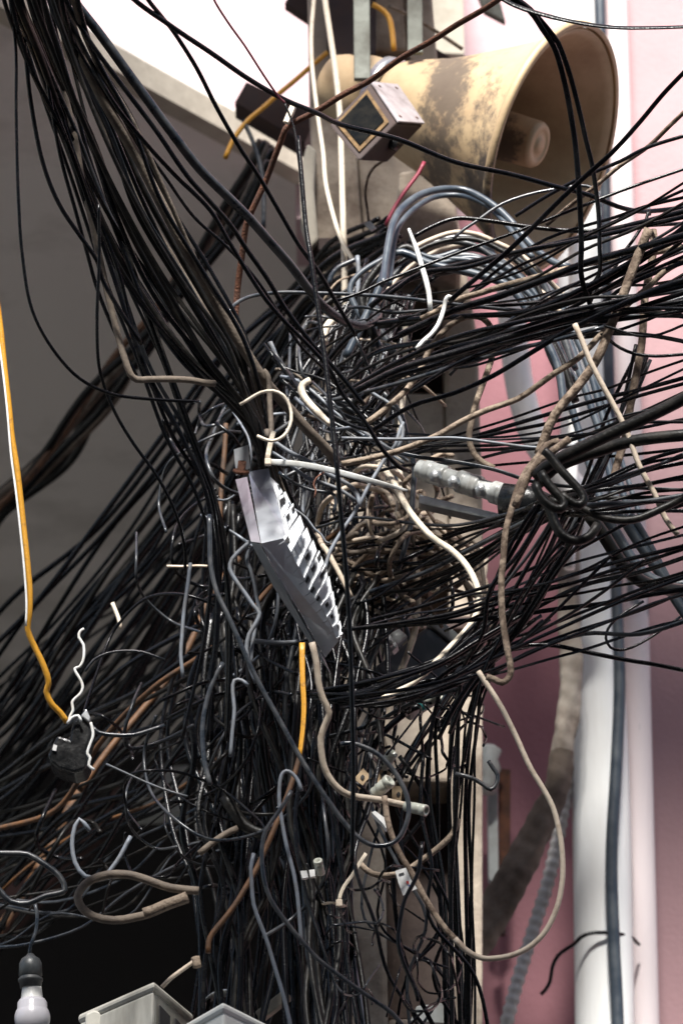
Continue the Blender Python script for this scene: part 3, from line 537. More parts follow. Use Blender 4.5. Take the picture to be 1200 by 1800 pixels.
TR = '''
black|6|4.5,4.7|thin black wire looping down the far left, curving right to the bundle|17,-10 28,80 29,200 33,350 40,450 57,545 92,612 140,665 195,692 270,702 350,706
black|8|4.55,4.75|black cable second from the left edge, swooping into the brown bent cable|32,-10 45,90 55,180 77,290 105,360 145,420 172,460 180,490 225,568 250,605
black|7|4.6,4.8|black cable third from the left at the top, running down past the bent brown one|72,60 88,170 108,280 133,370 155,450 172,510 205,590 240,660
black|6|4.6,4.9|thin black wire dropping from the bent brown cable down to the dark fan|174,360 175,450 171,560 174,640 184,680 205,730 235,780 275,835 302,885 318,930 326,970 325,1010
brown|12|4.65,4.75,4.8|dusty brown stiff cable with a sharp bend to the right at the left side|60,-10 72,40 96,100 118,180 133,250 145,320 160,380 175,450 190,520 205,580 220,630 231,658 241,667 262,667 300,667 335,669 356,673 378,675
brown|19|4.5,4.8,5.0|thickest dusty brown cable running diagonally from top left through the middle|110,-20 130,60 165,140 205,215 240,275 285,360 330,445 365,505 395,560 430,615 462,665 482,690 505,715 540,755 570,785 592,812
slate|17|4.5,4.85,5.2|thickest slate black cable sweeping from top left to the hook in the centre|118,-20 180,65 240,148 300,230 350,295 400,345 440,385 475,425 510,465 540,505 570,540 600,562 630,572 652,566 664,550 655,540
black|9|4.45,4.9|black cable just under the thickest slate one from top left|108,-20 150,60 215,150 275,230 330,310 370,355 405,395 435,440 470,490 500,540 545,600 590,650 640,712
black|8|4.5,4.9|black cable crossing from top left and ending in the tangle right of the plate|95,-20 140,70 200,180 255,250 310,310 370,370 400,420 430,470 470,530 510,575 545,610 580,650 600,690 640,740 672,790 700,820 720,830
black|6|4.5,5.0|thin straight black cable left of the rusty rod|98,0 140,90 190,170 240,240 290,310 340,380 400,435 450,490 490,550 530,610 570,650 610,700
black|9|4.4,4.8,5.0|black line crossing the pale wall and passing under the loudspeaker to the right edge|222,-15 300,45 370,92 436,138 500,175 560,200 600,219 700,245 800,285 900,307 980,329 1035,343 1085,363 1118,371 1145,371 1210,364
black|8|4.4,4.9|black cable dropping across the bright wall top left of the centre|252,-15 285,30 305,55 345,118 380,187 420,257 455,310 490,370 525,430 560,478 590,530 625,590
red|4|4.4,4.6|thin dark red wire crossing the bright wall top centre|372,-10 400,38 430,80 462,130 488,168 500,180
black|4|4.6|short thin wire between the red wire and the upright black cable|498,176 516,222 522,260 528,310 533,345
black|9|4.55,4.5,4.6|long upright black cable hanging straight through the centre|524,240 530,310 538,400 546,452 560,550 570,620 577,680 586,760 593,830 599,900 607,990 612,1060 616,1150 619,1250 621,1350 620,1430 619,1515
slate|7|4.9,5.0|grey lined cable arching then running flat to the right edge|403,550 408,540 420,530 437,522 455,518 493,514 550,515 633,518 700,523 767,531 850,540 950,549 1050,554 1210,556
slate|6|5.1,5.0|grey cable just below the flat grey lined one in the centre|612,541 640,540 683,549 740,546 800,540 860,537 930,532 1000,515 1100,480 1210,437
slate|9|5.2,5.0|thick grey cable rising from the left tangle to the right under the arch|470,770 560,712 600,700 650,688 700,672 745,660 785,648 830,636 870,620 920,598 980,580 1040,566 1120,548 1210,520
black|6|4.9|thin black line across the knot and over the pale pipes|587,530 640,512 667,498 733,472 800,446 900,410 1000,371 1100,332 1210,294
black|9|4.85,4.7|black twin cable rising steeply to the right edge in front of the loudspeaker|790,530 800,520 867,463 885,448 920,415 980,355 1030,308 1075,268 1125,213 1165,165 1210,118|t
black|7|4.9,4.8|black cable rising to the right edge below the steep twin one|905,380 960,345 1010,318 1050,300 1090,283 1135,260 1210,236
bark|8|5.0,4.8|brown cable rising to the right edge behind the steep black ones|960,395 985,375 1010,355 1045,328 1090,290 1140,255 1175,222 1210,190
black|10|4.6,4.9|left of the two black cables hanging in front of the loudspeaker mouth|890,-10 920,10 938,28 952,50 967,72 977,92 988,130 996,165 1004,210 1010,250 1016,320 1019,370 1021,433 1020,475 1024,500 1031,520 1040,545 1058,578|t
black|10|4.62,4.9|right of the two black cables hanging in front of the loudspeaker mouth|900,-10 930,15 960,48 980,75 992,105 1002,135 1010,165 1020,205 1030,250 1040,290 1046,330 1051,375 1053,440 1054,470 1050,487 1038,506 1032,525|t
black|10|4.6|dark grey cable running along the very top right|870,-12 905,10 940,22 1000,37 1075,48 1140,49 1210,47|t
hose|13|5.1,5.3,5.2|thick black hose like cable arching over the knot beneath the loudspeaker|673,500 676,470 682,430 690,395 703,370 725,350 750,338 785,332 815,334 850,350 880,372 905,398 930,428 950,446 975,462 1000,470
hose|10|5.15,5.35,5.2|inner cable of the black arch beneath the loudspeaker|684,500 688,460 696,410 712,382 740,358 770,345 805,343 840,352 868,372 892,398 915,428 935,452
slate|6|5.0|grey cable bulging up over the loudspeaker's lower edge|796,420 815,403 840,387 860,372 883,358 915,346 950,337 987,331 1010,327 1030,327 1047,335 1054,350 1056,375 1054,395
black|8|5.0|dark cable running level under the loudspeaker|720,420 760,398 800,384 850,387 917,397 967,403 1017,406 1060,405 1110,397 1210,375
beige|9|5.25|dusty beige cable arching over the black coil|650,520 665,490 690,460 720,440 760,420 800,408 840,412 870,425 905,442 930,460 950,480 975,505 1000,530
beige|8|5.35|second beige cable arching under the first at the coil|655,545 690,500 720,470 770,440 820,430 860,445 900,470 930,500 960,520 980,545 1000,560
speck|11|5.0,4.9|speckled tan cable running up to the right edge below the black twin|740,560 770,545 793,530 840,516 883,503 920,493 957,483 1027,464 1100,453 1150,444 1210,432
speck|11|5.0|speckled tan cable rising then hooking over like a cane in the centre|640,745 665,728 690,708 715,685 740,648 755,615 770,593 788,573 808,560 830,555 848,559 862,575 868,598 865,625 858,650 845,685 835,712 827,745 823,770 832,797 848,812 868,822
speck|11|4.95,4.85|speckled brown cable sweeping up from the centre to the upper right|600,815 650,805 700,792 740,778 770,765 810,742 850,723 910,700 940,680 975,655 1015,630 1045,600 1075,565 1110,528 1135,508 1167,477 1210,452
bark|17|4.8,4.9|thick grey brown cable with a sawn top curving down into the knot|1140,402 1128,433 1110,478 1094,520 1080,555 1066,590 1048,632 1015,680 985,715 965,748 955,775 945,800
bark|14|4.95|long straight grey brown cable dropping behind the right hand fan|1146,405 1149,430 1143,470 1134,517 1130,567 1126,610 1116,662 1107,717 1100,765 1087,807 1076,845
beige|10|4.7,4.75|beige cable slanting down the right side over the black fan|1010,570 1023,600 1035,632 1048,658 1062,685 1074,706 1093,742 1107,775 1123,818 1137,845 1150,868 1163,900 1175,922 1190,940
bark|12|4.75|peeling bark brown cable hanging from the knot down to a hook|982,775 962,782 945,802 925,826 908,860 898,895 888,935 885,975 881,1020 882,1085 886,1115 891,1145 897,1178 893,1192 882,1200 868,1194 855,1190
bark|14|4.7|short peeling brown cable crossing the knot|1000,772 975,790 950,808 930,830 918,858 905,890
black2|23|4.6,4.7|thickest black cable entering the knot from the right edge|1215,693 1180,712 1133,735 1083,758 1033,782 990,803 960,820 940,838
black2|22|4.7,4.8|second thick black cable entering the knot just below the thickest one|1215,764 1150,770 1100,778 1060,790 1007,808 970,825 945,850
black2|16|4.6|dark bent cable end hooking down over the knot|955,792 965,800 980,820 1003,845 1018,862 1026,878 1018,888 1000,880 985,868
black2|17|4.6|dark bent cable crossing under the hook of the knot|950,830 962,850 978,868 992,884 985,895 965,888 948,870 940,850
black2|18|4.65|dark cable wrapped round the knot like a ring|958,880 970,905 977,925 990,943 1013,951 1035,943 1050,922
black2|14|4.7|dark cable sweeping from the ring of the knot to the right edge|965,880 1010,888 1060,910 1110,914 1160,895 1210,870
black2|24|4.9,5.0|thickest of the black cables bending down at the lower right edge|1035,905 1060,940 1085,980 1110,1010 1140,1028 1175,1036 1215,1040
hose|20|5.05|black cable bending beside the thickest one at the lower right edge|1062,905 1088,945 1112,985 1140,1015 1175,1028 1215,1026
hose|20|5.1|glossy black cable dropping off the right edge|1090,900 1110,935 1140,980 1165,1015 1185,1050 1215,1095
hose|15|5.1|narrower glossy black cable just inside the dropping one|1108,905 1130,940 1155,985 1180,1030 1215,1070
hose|14|5.5|blue black cable dropping in front of the white pipe, left of four|850,430 880,465 910,500 935,540 965,590 985,650 1005,720 1030,800 1055,880 1075,930
hose|14|5.5|blue black cable dropping in front of the white pipe, second of four|930,470 955,510 975,560 1000,600 1020,660 1040,720 1060,780 1075,850 1090,915
hose|12|5.55|blue black cable dropping in front of the white pipe, third of four|955,490 985,540 1010,590 1035,650 1052,710 1075,790 1095,870 1110,920
hose|9|5.55|thin blue black cable dropping in front of the white pipe, right of four|975,500 1000,550 1025,620 1060,700 1080,770 1105,850 1125,910
cream|12|5.3,5.05,5.0,5.0,5.0|thick cream cable curving round in a big bow below the knot|655,800 662,808 672,822 690,845 722,902 760,945 790,965 812,985 830,1012 841,1045 839,1072 832,1090 815,1113 795,1134 755,1175 725,1200 700,1215 665,1233
cream|10|5.05|cream cable end beside the big bow|665,1233 690,1232 720,1225 745,1222
beige|12|5.3|dusty beige cable dropping left of the cream bow|700,900 722,960 731,1010 734,1060 728,1110 715,1150 700,1190 688,1235 682,1290 690,1340
cream|10|5.35|pale upright cable behind the centre of the tangle|712,560 712,640 706,720 700,800 705,860 700,910 728,960 732,1050
beige|12|4.9,5.0|beige conduit curving under to a grey end fitting, lower centre|548,1130 556,1165 560,1200 568,1228 579,1252 573,1270 564,1295 565,1325 570,1350 583,1374 602,1392 622,1400 665,1406 713,1416 732,1420
beige|10|4.85|long beige loop hanging out in front of the pink wall, lower right|840,1180 850,1196 865,1218 882,1245 907,1295 932,1350 952,1383 970,1417 981,1455 987,1492 989,1525 988,1550 981,1588 967,1622 953,1643 935,1660 915,1672 893,1680 868,1684 848,1684 830,1677 812,1664 800,1650
bark|11|4.95|rusty brown cable running into the lower right loop from the label tag|675,1400 680,1440 690,1475 708,1510 727,1540 748,1580 765,1608 785,1636 812,1664
speck|11|5.1|short tan cable curving under the label tag|630,1515 645,1530 665,1538 695,1537 715,1530 735,1517 765,1495 782,1480 795,1465 805,1440
rustor|10|5.0|dirty orange brown cable descending across the lower centre|533,1270 531,1310 524,1340 515,1370 500,1412 487,1445 470,1485 452,1525 432,1560 412,1592 392,1618 374,1640 367,1655 366,1675
orange|10|4.95|short bright orange flat cable under the metal plate|531,1130 531,1160 532,1200 534,1235 533,1270 530,1300 526,1332|t
orange|11|4.75,4.85|bright orange cable hanging at the left edge to the taped lump|-6,520 2,580 8,640 17,720 22,770 30,820 36,870 42,925 49,990 53,1040 52,1082 49,1105 57,1128 72,1158 83,1186 86,1202 82,1216 92,1238 106,1252 119,1270
white|4|4.755|white core along the orange cable|-8,560 4,640 13,720 20,800 28,860 36,930 43,1000 47,1060 46,1100
slate|9|4.85|grey blue cable slanting down the lower centre into a round loop|368,905 369,950 370,990 381,1040 400,1080 417,1118 440,1170 455,1200 490,1263 527,1330 560,1383 580,1412 600,1440 627,1470 645,1482 662,1487 688,1483 705,1468 716,1440 718,1425 715,1400 700,1367 673,1333 655,1320 640,1313 617,1306 598,1308
grey|7|4.85|pale grey cable with an upside down hook in the lower centre|530,1390 524,1373 514,1360 503,1355 495,1362 491,1385 491,1413 495,1440 500,1470 507,1500 515,1530 522,1570 526,1610 530,1660
slate|8|4.8|grey cable dipping to the lower right in front of the trunk|512,1390 500,1412 482,1438 467,1460 461,1483 460,1505 464,1545 475,1580 500,1617 533,1657 560,1687 590,1710 627,1737 660,1760 690,1782 720,1820
grey|7|4.78|pale grey cable dropping to the bottom boxes|446,1500 441,1525 442,1545 446,1590 457,1622 468,1650 483,1700 497,1747 508,1790 515,1830
grey|8|4.95|left of the two kinked grey cables left of the plate|440,952 425,965 408,983 404,1000 413,1018 430,1042 445,1064 456,1078 450,1095 438,1115 433,1140 437,1165 450,1200
grey|7|4.97|right of the two kinked grey cables left of the plate|446,962 437,970 434,985 440,1000 447,1025 452,1055 457,1078 450,1100 444,1130 440,1170
grey|7|5.0|pale grey cable bowing gently left of the slanting grey blue one|335,990 330,1030 324,1070 320,1120 318,1150 322,1190
slate|9|5.0|grey cable curling down at the left of the trunk|392,1165 378,1190 367,1220 358,1260 356,1290 360,1340 370,1380
grey|7|5.0|grey cable with a small hook left of the trunk|436,1205 425,1196 412,1196 409,1215 412,1245 408,1290 405,1330
grey|8|5.05|grey wire loop beside the dark fan at lower left|158,1460 140,1440 128,1470 132,1515 150,1540 180,1542 205,1515 230,1470
brown|15|5.0|dusty grey cable making an open loop above the dark doorway|330,1580 300,1590 262,1606 235,1613 200,1618 165,1611 145,1596 137,1577 143,1562 158,1548 190,1537 225,1537 250,1543 275,1552 300,1560 330,1564 350,1566
speck|20|4.98|wrapped ragged sleeve at the end of the open loop|330,1576 310,1584 290,1591 270,1600 252,1606
slate|11|5.1|black cable looping at the left edge above the bulb|-10,1500 20,1500 50,1502 80,1520 105,1540 115,1565 105,1570 80,1575 50,1588 20,1585 0,1565 -10,1555
brown|12|5.2|brown cable end sticking out below the left tangle|350,1500 372,1482 395,1466 418,1455
beige|8|5.1|pale stub with a nail head above the bottom boxes|285,1735 300,1720 320,1705 338,1692 345,1686
speck|16|5.1|round end of the pale stub above the bottom boxes|343,1682 347,1700
black2|22|5.2|fat black pipe like cable curving at the left of the lower trunk|395,1400 410,1425 430,1450 450,1462 475,1470
slate|8|5.0|black cable curving from the taped lump to the right|162,1278 175,1288 200,1292 235,1292 260,1285 290,1275
grey|4|5.0|short thin grey wire pointing right of the taped lump|187,1343 220,1358 250,1372 290,1388 330,1400
slate|5|5.1|thin dark wire arching above the taped lump|150,1180 165,1160 190,1148 220,1144 250,1146 290,1160
white|5|4.85|crinkled white wire rising from the taped lump|148,1105 141,1110 139,1120 147,1133 148,1150 146,1162 140,1172 132,1175 134,1182 142,1195 146,1208 141,1220 132,1228 127,1235 129,1248 124,1258 120,1270
cream|7|5.6|pale stub of cable among the dark fan on the left|198,1060 202,1070 208,1085 213,1105
beige|5|5.3|thin pale stick lying level across the left tangle|293,995 320,996 345,995 365,996
grey|9|5.2|dark flat strap left of the plate tip|445,1126 470,1129 500,1130 530,1128
cream|8|5.6,5.5|cream cable dropping down the pole from the top and bending right|552,-10 547,60 548,110 553,160 560,215 568,270 572,320 583,370 597,415 612,445 630,470 650,492
cream|11|5.55|straight pale cable down the pole beside the bending cream one|570,-10 580,60 590,130 597,200 600,280 602,360 605,450 606,540
orange|9|5.9|orange cable behind the pole top slanting to the lower left|575,92 545,118 520,140 490,165 462,190 440,208 425,224 408,250 396,278
orange|9|5.9|short orange cable on the loudspeaker body|668,128 690,132 720,139 750,141 770,142
orange|10|5.75|short orange cable hanging behind the upright bars|655,8 668,15 682,28 688,50 692,88
speck|7|5.85|tan cable crossing behind the right upright bar|682,10 715,25 750,45 785,68 812,86
slate|6|5.85|black tail of the orange cable on the loudspeaker|765,142 780,145 798,149
slate|8|5.9|grey cable hooking down left of the rusty rod|428,212 434,225 445,250 455,280 461,310 464,350 463,400
bark|5|5.5|tiny braided pink wire hanging under the brown ballast box|680,280 660,292 650,305 645,320 642,340 645,365 648,390
red|7|5.45|dark red cable behind the coil under the ballast box|745,285 735,305 720,325 705,345 690,370 678,395
slate|9|5.4|grey cable end curving at the coil left side|578,500 582,485 595,470 612,462 628,455
grey|8|5.35|short light grey upright wire beside the pale straight cable|628,450 630,480 628,520 627,545
black|12|5.2,5.25|dark cable leading up to the clear connector with a teal band|738,1240 715,1252 690,1272 668,1295 655,1320 640,1350 636,1390
grey|7|5.0|pale grey cable crossing from the zip tie end down to the plate|708,742 700,765 695,782 680,800 665,825 650,850 632,885 620,905 600,935 580,970 568,1010
grey|7|5.0|grey cable bowing right of the upright cable|645,685 665,698 685,710 700,730 708,755 705,775 697,790
slate|10|5.2|grey blue cable falling past the insulator rack|668,685 690,708 705,730 712,755 722,790 728,830 725,870 722,920 712,960 700,1000
slate|18|5.35|wide flat dark strap cable slanting down behind the centre|722,900 710,960 695,1020 680,1070 665,1120 645,1170 635,1215
slate|7|4.95|dark cable crossing long and level through the knot to the right edge|640,765 690,792 730,802 800,812 870,826 930,845 1000,855 1100,857 1210,862|t
grey|6|4.9|light grey cable running level over the centre right|600,770 700,772 800,770 860,777 930,786 975,787 1030,778 1060,768
black|8|4.9|black cable drooping across the white pipe to the right edge|900,1140 930,1134 975,1135 1030,1146 1100,1160 1150,1168 1210,1180
black|5|4.95|thin wire making an open loop in front of the white pipe|1195,1084 1170,1102 1140,1122 1110,1138 1088,1143 1072,1138 1064,1122 1068,1105 1080,1090 1100,1075 1130,1057
black|6|4.9|black cable curving under the loudspeaker twins to the right|1060,585 1073,600 1090,612 1115,622 1150,626 1210,622
black|6|4.9|thin wire hooking down from the right hand black line|1139,370 1135,385 1125,402 1110,425 1098,440 1080,470 1060,495 1045,510 1038,530
grey|8|5.0|short pale wire wound on the sawn brown cable|1138,362 1140,378
black|8|4.85|dark cable end pointing down over the label tag|742,1480 738,1510 736,1530 725,1555 712,1580 703,1620 700,1660 712,1700 730,1740 735,1760
slate|8|5.0|black cable looping over the tan squares|800,1360 830,1368 850,1380 862,1388 872,1378 874,1362 866,1350 858,1338
black|7|6.78,6.68,6.67,6.69,6.7,6.7,6.7|black tie wire wound round the white drain pipe with a loose tail|1122,1660 1105,1646 1070,1640 1035,1641 1020,1648 1008,1660 995,1668 980,1680 970,1700 966,1725 958,1740 950,1748
grey|4|4.95|stray thin brown wire curling right of the plate|508,883 515,893 528,902 540,912 553,930 565,940 572,952 579,955
copper|3|4.8|tiny copper wire curl beside the zip tie|570,830 556,840 551,852 555,862 552,875
grey|8|4.98|grey cable bunch looping under the zip tie, outer|480,775 510,795 545,812 580,835 610,850 628,870 632,890
grey|7|5.0|grey cable bunch looping under the zip tie, inner|478,795 505,812 540,840 570,850 600,862 625,880
slate|6|5.0|dark cable below the zip tie ending in a small hook|490,830 520,850 550,862 575,865 587,870 590,885 586,900
brown|10|4.86|brown cable loop tied round the thickest brown cable|463,652 469,658 473,670 474,690 475,715 477,745 476,760 472,770 468,755
cream|6|4.8|small cream wire ring just above the zip tie|422,711 440,700 458,690 480,687 498,695 509,713 512,738 504,760 492,771 478,775 465,772 452,766
'''
for ln in TR.strip().splitlines():
    f = ln.split('|'); m, w_, Ys, lab, ps = f[:5]; fl = 1 if len(f) > 5 else 0
    nm = 'hose' if m == 'hose' else 'conduit' if 'conduit' in lab else 'wire' if float(w_) <= 7 else 'cable'
    cable(m, float(w_), [float(v) for v in Ys.split(',')], lab, pp(ps), name=nm, flat=fl)

# rods, ties, fittings
def rod():
    r = empty('rusty_rod', at(508, 218, 4.9), 'rusty bent steel rod with a pale snapped tip crossing the top centre', 'rod')
    W = [at(x, y, Y) for x, y, Y in [(895, -15, 4.6), (862, 8, 4.65), (780, 58, 4.72), (690, 112, 4.8), (640, 148, 4.85), (600, 168, 4.87), (550, 198, 4.9), (512, 219, 4.92), (503, 226, 4.92), (497, 240, 4.93), (484, 272, 4.95), (466, 320, 4.98), (448, 360, 5.0), (433, 395, 5.02), (425, 450, 5.05), (418, 510, 5.08), (412, 572, 5.1)]]
    P = spline(W, .01); P += np.c_[np.sin(np.arange(len(P))*.5), np.sin(np.arange(len(P))*.37), np.sin(np.arange(len(P))*.61)]*.0006
    V, Fc = tube(P, [5*px(600, 200, 4.9), 5.5*px(600, 200, 4.9), 5.8*px(600, 200, 4.9)], 10); mesh_obj('shaft', V, Fc, M['rust'], r)
    P = spline([at(x, y, 4.9) for x, y in [(503, 216), (510, 200), (518, 180)]], .004); V, Fc = tube(P, [6*px(510, 200, 4.9), 6.5*px(510, 200, 4.9), 5.5*px(510, 200, 4.9)], 6)
    mesh_obj('snapped_tip', V, Fc, M['cream'], r, smooth=False)
rod()
cable('rustor', 9, 5.5, 'orange brown rod showing behind the bundle left of the plate', pp('397,745 395,790 391,835 388,880 386,940'), name='steel_rod', cat='rod')
cable('white', 10, 4.95, 'greenish white tapered rod standing in the coil, centre right', pp('718,402 724,418 730,433 741,468 750,500 754,520 756,545'), name='plastic_rod', cat='rod', taper=[5, 9, 10, 9])
cable('white', 8, 4.95, 'greenish white hooked rod beside the tapered one', pp('795,525 788,521 783,527 779,545 770,570 757,588 743,600 732,613'), name='plastic_rod', cat='rod')
cable('cream', 14, 5.0, 'bent white plastic stub left of the upright cable', pp('545,668 532,676 530,688 538,703 560,727 572,738 581,747'), name='plastic_stub', cat='stub', taper=[12, 14, 14, 9])
cable('cream', 15, 5.25, 'bent pale plastic pipe end behind the hooked slate cable', pp('592,560 580,568 570,585 569,605'), name='plastic_stub', cat='stub')
def ziptie():
    r = empty('zip_tie', at(470, 812, 4.84), 'bright white zip tie with a long tail right of the metal plate top', 'zip tie')
    W = [at(x, y, Y) for x, y, Y in [(476, 812, 4.84), (510, 814, 4.82), (545, 819, 4.8), (587, 828, 4.79), (633, 840, 4.78), (673, 851, 4.79), (700, 858, 4.8), (716, 863, 4.8)]]
    V, Fc = tube(spline(W, .008), np.array([5.2, 5.2, 5.2, 5, 4.5, 2])*px(550, 820, 4.8), flat=2); mesh_obj('tail', V, Fc, M['white'], r)
    W = [at(x, y, 4.84) for x, y in [(481, 758), (477, 772), (473, 790), (470, 806)]]
    V, Fc = tube(spline(W, .006), 4.5*px(480, 780, 4.84), flat=2); mesh_obj('band', V, Fc, M['cream'], r)
    MB().box(at(471, 812, 4.835), .010, .009, .011).build('head', M['beige'], r, smooth=False, bevel=.0015)
ziptie()
def ziptie2():
    r = empty('zip_tie', at(597, 1590, 5.0), 'beige zip tie with an upright tail round the dark lower trunk', 'zip tie')
    W = [at(x, y, 4.98) for x, y in [(643, 1500), (632, 1517), (620, 1537), (606, 1556), (599, 1570), (596, 1583)]]
    V, Fc = tube(spline(W, .006), 3.2*px(600, 1550, 4.98), flat=2); mesh_obj('tail', V, Fc, M['cream'], r)
    W = [at(x, y, Y) for x, y, Y in [(568, 1590, 5.1), (574, 1588, 5.0), (585, 1587, 4.97), (598, 1590, 4.98), (606, 1594, 5.06)]]
    V, Fc = tube(spline(W, .005), 4*px(585, 1588, 5), flat=2); mesh_obj('band', V, Fc, M['beige'], r)
    MB().box(at(596, 1588, 4.965), .010, .009, .011).build('head', M['beige'], r, smooth=False, bevel=.0015)
ziptie2()
def fitting(name, label, a, b, Y, w, m, cat='connector', extra=None, ridge=3, root=None):
    A, B = at(*a, Y), at(*b, Y-.02); L = (B-A).length; q = w/2*px(*a, Y)
    prof = [(0, q*.55), (0, q*.92), (L*.12, q), (L*.3, q*.88), (L*.34, q), (L*.7, q), (L*.74, q*.88), (L*.78, q*1.04), (L*.97, q*1.04), (L, q*.9), (L, q*.62), (L*.8, q*.5)]
    if extra:
        r = empty(name, A, label, cat); MB().lathe(A, B-A, prof, 20).build('body', m, r)
        MB().lathe(A, B-A, [(L*.02, q*1.02), (L*.02, q*1.1), (L*.2, q*1.1), (L*.2, q*1.02)], 20).build('band', M[extra], r)
    else: tag(MB().lathe(A, B-A, prof, 20).build(name, m), label, cat)
fitting('end_fitting', 'grey ribbed end fitting on the curved beige conduit', (713, 1417), (749, 1425), 4.93, 20, M['clear'])
fitting('cable_connector', 'cloudy clear cable connector with a teal band, right of centre', (738, 1241), (774, 1222), 5.15, 19, M['clear'], extra='teal')
fitting('cable_connector', 'cloudy clear cylindrical connector above the beige conduit end', (657, 1397), (686, 1371), 5.0, 24, M['clear'])
fitting('cable_connector', 'grimy clear connector among the cables above the lower conduit', (672, 1350), (690, 1322), 5.1, 20, M['clear'])
fitting('wall_plug', 'small pale cone shaped cap on the dark lower trunk', (564, 1536), (558, 1512), 5.0, 16, M['clear'], cat='cap')
def sheet(name, label, pts, Y, m, cat, extra=None, th=.002):
    mb = MB().prism([at(x, y, Y) for x, y in pts], (0, th, 0))
    if not extra: return tag(mb.build(name, M[m], smooth=False), label, cat)
    r = empty(name, at(*pts[0], Y), label, cat); mb.build('sheet', M[m], r, smooth=False)
    for e in extra: MB().prism([at(x, y, Y-.002) for x, y in e[1]], (0, .001, 0)).build(e[2], M[e[0]], r, smooth=False)
sheet('sticker_tag', 'crumpled white sticker with smeared red and blue print hanging in the open pole cell', [(694, 1531), (713, 1525), (722, 1546), (733, 1562), (720, 1567), (708, 1574), (700, 1552)], 4.9, 'paper', 'tag',
      [('printred', [(713, 1549), (717, 1548), (719, 1553), (715, 1554)], 'print'), ('printblue', [(717, 1556), (721, 1555), (723, 1560), (719, 1561)], 'print'), ('printblack', [(700, 1536), (709, 1533), (710, 1535), (701, 1538)], 'print')])
sheet('tie_tag', 'small white plastic clip on the left of the lower trunk', [(528, 1531), (539, 1530), (542, 1542), (531, 1544)], 4.95, 'paper', 'clip', th=.01)
sheet('tie_tag', 'small white plastic clip beside the white cone cap', [(543, 1529), (553, 1528), (554, 1540), (545, 1541)], 4.97, 'paper', 'clip', th=.01)
for nm, c in (('left', (636, 1366)), ('middle', (672, 1362)), ('right', (699, 1396))):
    x, y = c; P = [(x-15, y+4), (x+2, y-16), (x+15, y-2), (x-5, y+22)] if nm != 'right' else [(x-10, y-15), (x+8, y-14), (x+5, y+15), (x-11, y+12)]
    sheet('cable_tag', {'left': 'leftmost of the three tan square tags above the beige conduit', 'middle': 'middle of the three tan square tags above the beige conduit', 'right': 'rightmost of the three tan square tags above the beige conduit'}[nm], P, 5.1, 'tan', 'tag',
          [('printblack', [(x-3, y), (x+1, y-5), (x+5, y-1), (x+1, y+5)], 'hole')])
sheet('cable_clip', 'pale pinkish plastic clip clasping dark cables above the sticker tag', [(653, 1428), (659, 1425), (682, 1442), (687, 1448), (678, 1456), (672, 1447)], 4.95, 'paper', 'clip', th=.02)
sheet('wire_nut', 'tiny silver lug at the end of the braided wire', [(640, 393), (650, 388), (661, 400), (652, 405)], 5.45, 'galv', 'lug', th=.006)

# ================================================================ bundles: every cable an object of its own
def jit(s): return random.gauss(0, s)
GLAB = {}
def family(n, way, Ys, widths, mats, label, group, mix=.35, noise=3, ynoise=.08, name='cable', flatp=.3, endcut=0, store=None, cut=0):
    """way: list of (x, y, ex, ey): centre and half spread at that waypoint"""
    for i in range(n):
        u = -1+2*(i+.5)/n + jit(.12); pts = []
        ph = random.uniform(0, 6.28); yo = jit(ynoise); v = u
        a0, a1 = 0, len(way)
        if cut and random.random() < cut: a1 = random.randint(max(3, len(way)-2), len(way))
        for j, (x, y, ex, ey) in enumerate(way[a0:a1]):
            v = (v*(1-mix)+random.uniform(-1.1, 1.1)*mix)/math.sqrt((1-mix)**2+mix**2) if j else u; v = max(-1.25, min(1.25, v))
            pts.append((x+ex*v+jit(noise), y+ey*v+jit(noise)))
        Y = [yy+yo*(.3+.7*min(1, k)) for k, yy in enumerate(Ys)]
        w = random.choice(widths); m = random.choices(list(mats), weights=list(mats.values()))[0]
        yield dict(m=m, w=w, Ys=Y, pts=pts, flat=1 if random.random() < flatp else 0)
count = [0]
ORD = 'first second third fourth fifth sixth seventh eighth ninth tenth eleventh twelfth thirteenth fourteenth fifteenth sixteenth seventeenth eighteenth nineteenth twentieth twenty-first twenty-second twenty-third twenty-fourth twenty-fifth twenty-sixth twenty-seventh twenty-eighth twenty-ninth thirtieth thirty-first thirty-second thirty-third thirty-fourth thirty-fifth thirty-sixth thirty-seventh'.split()
STUFF = {}
WORD = {'black': 'black', 'black2': 'dusty black', 'slate': 'slate grey', 'grey': 'light grey', 'brown': 'dusty brown', 'bark': 'peeling brown', 'speck': 'speckled tan', 'beige': 'beige', 'cream': 'cream', 'hose': 'blue black', 'rustor': 'orange brown', 'white': 'white', 'orange': 'orange'}
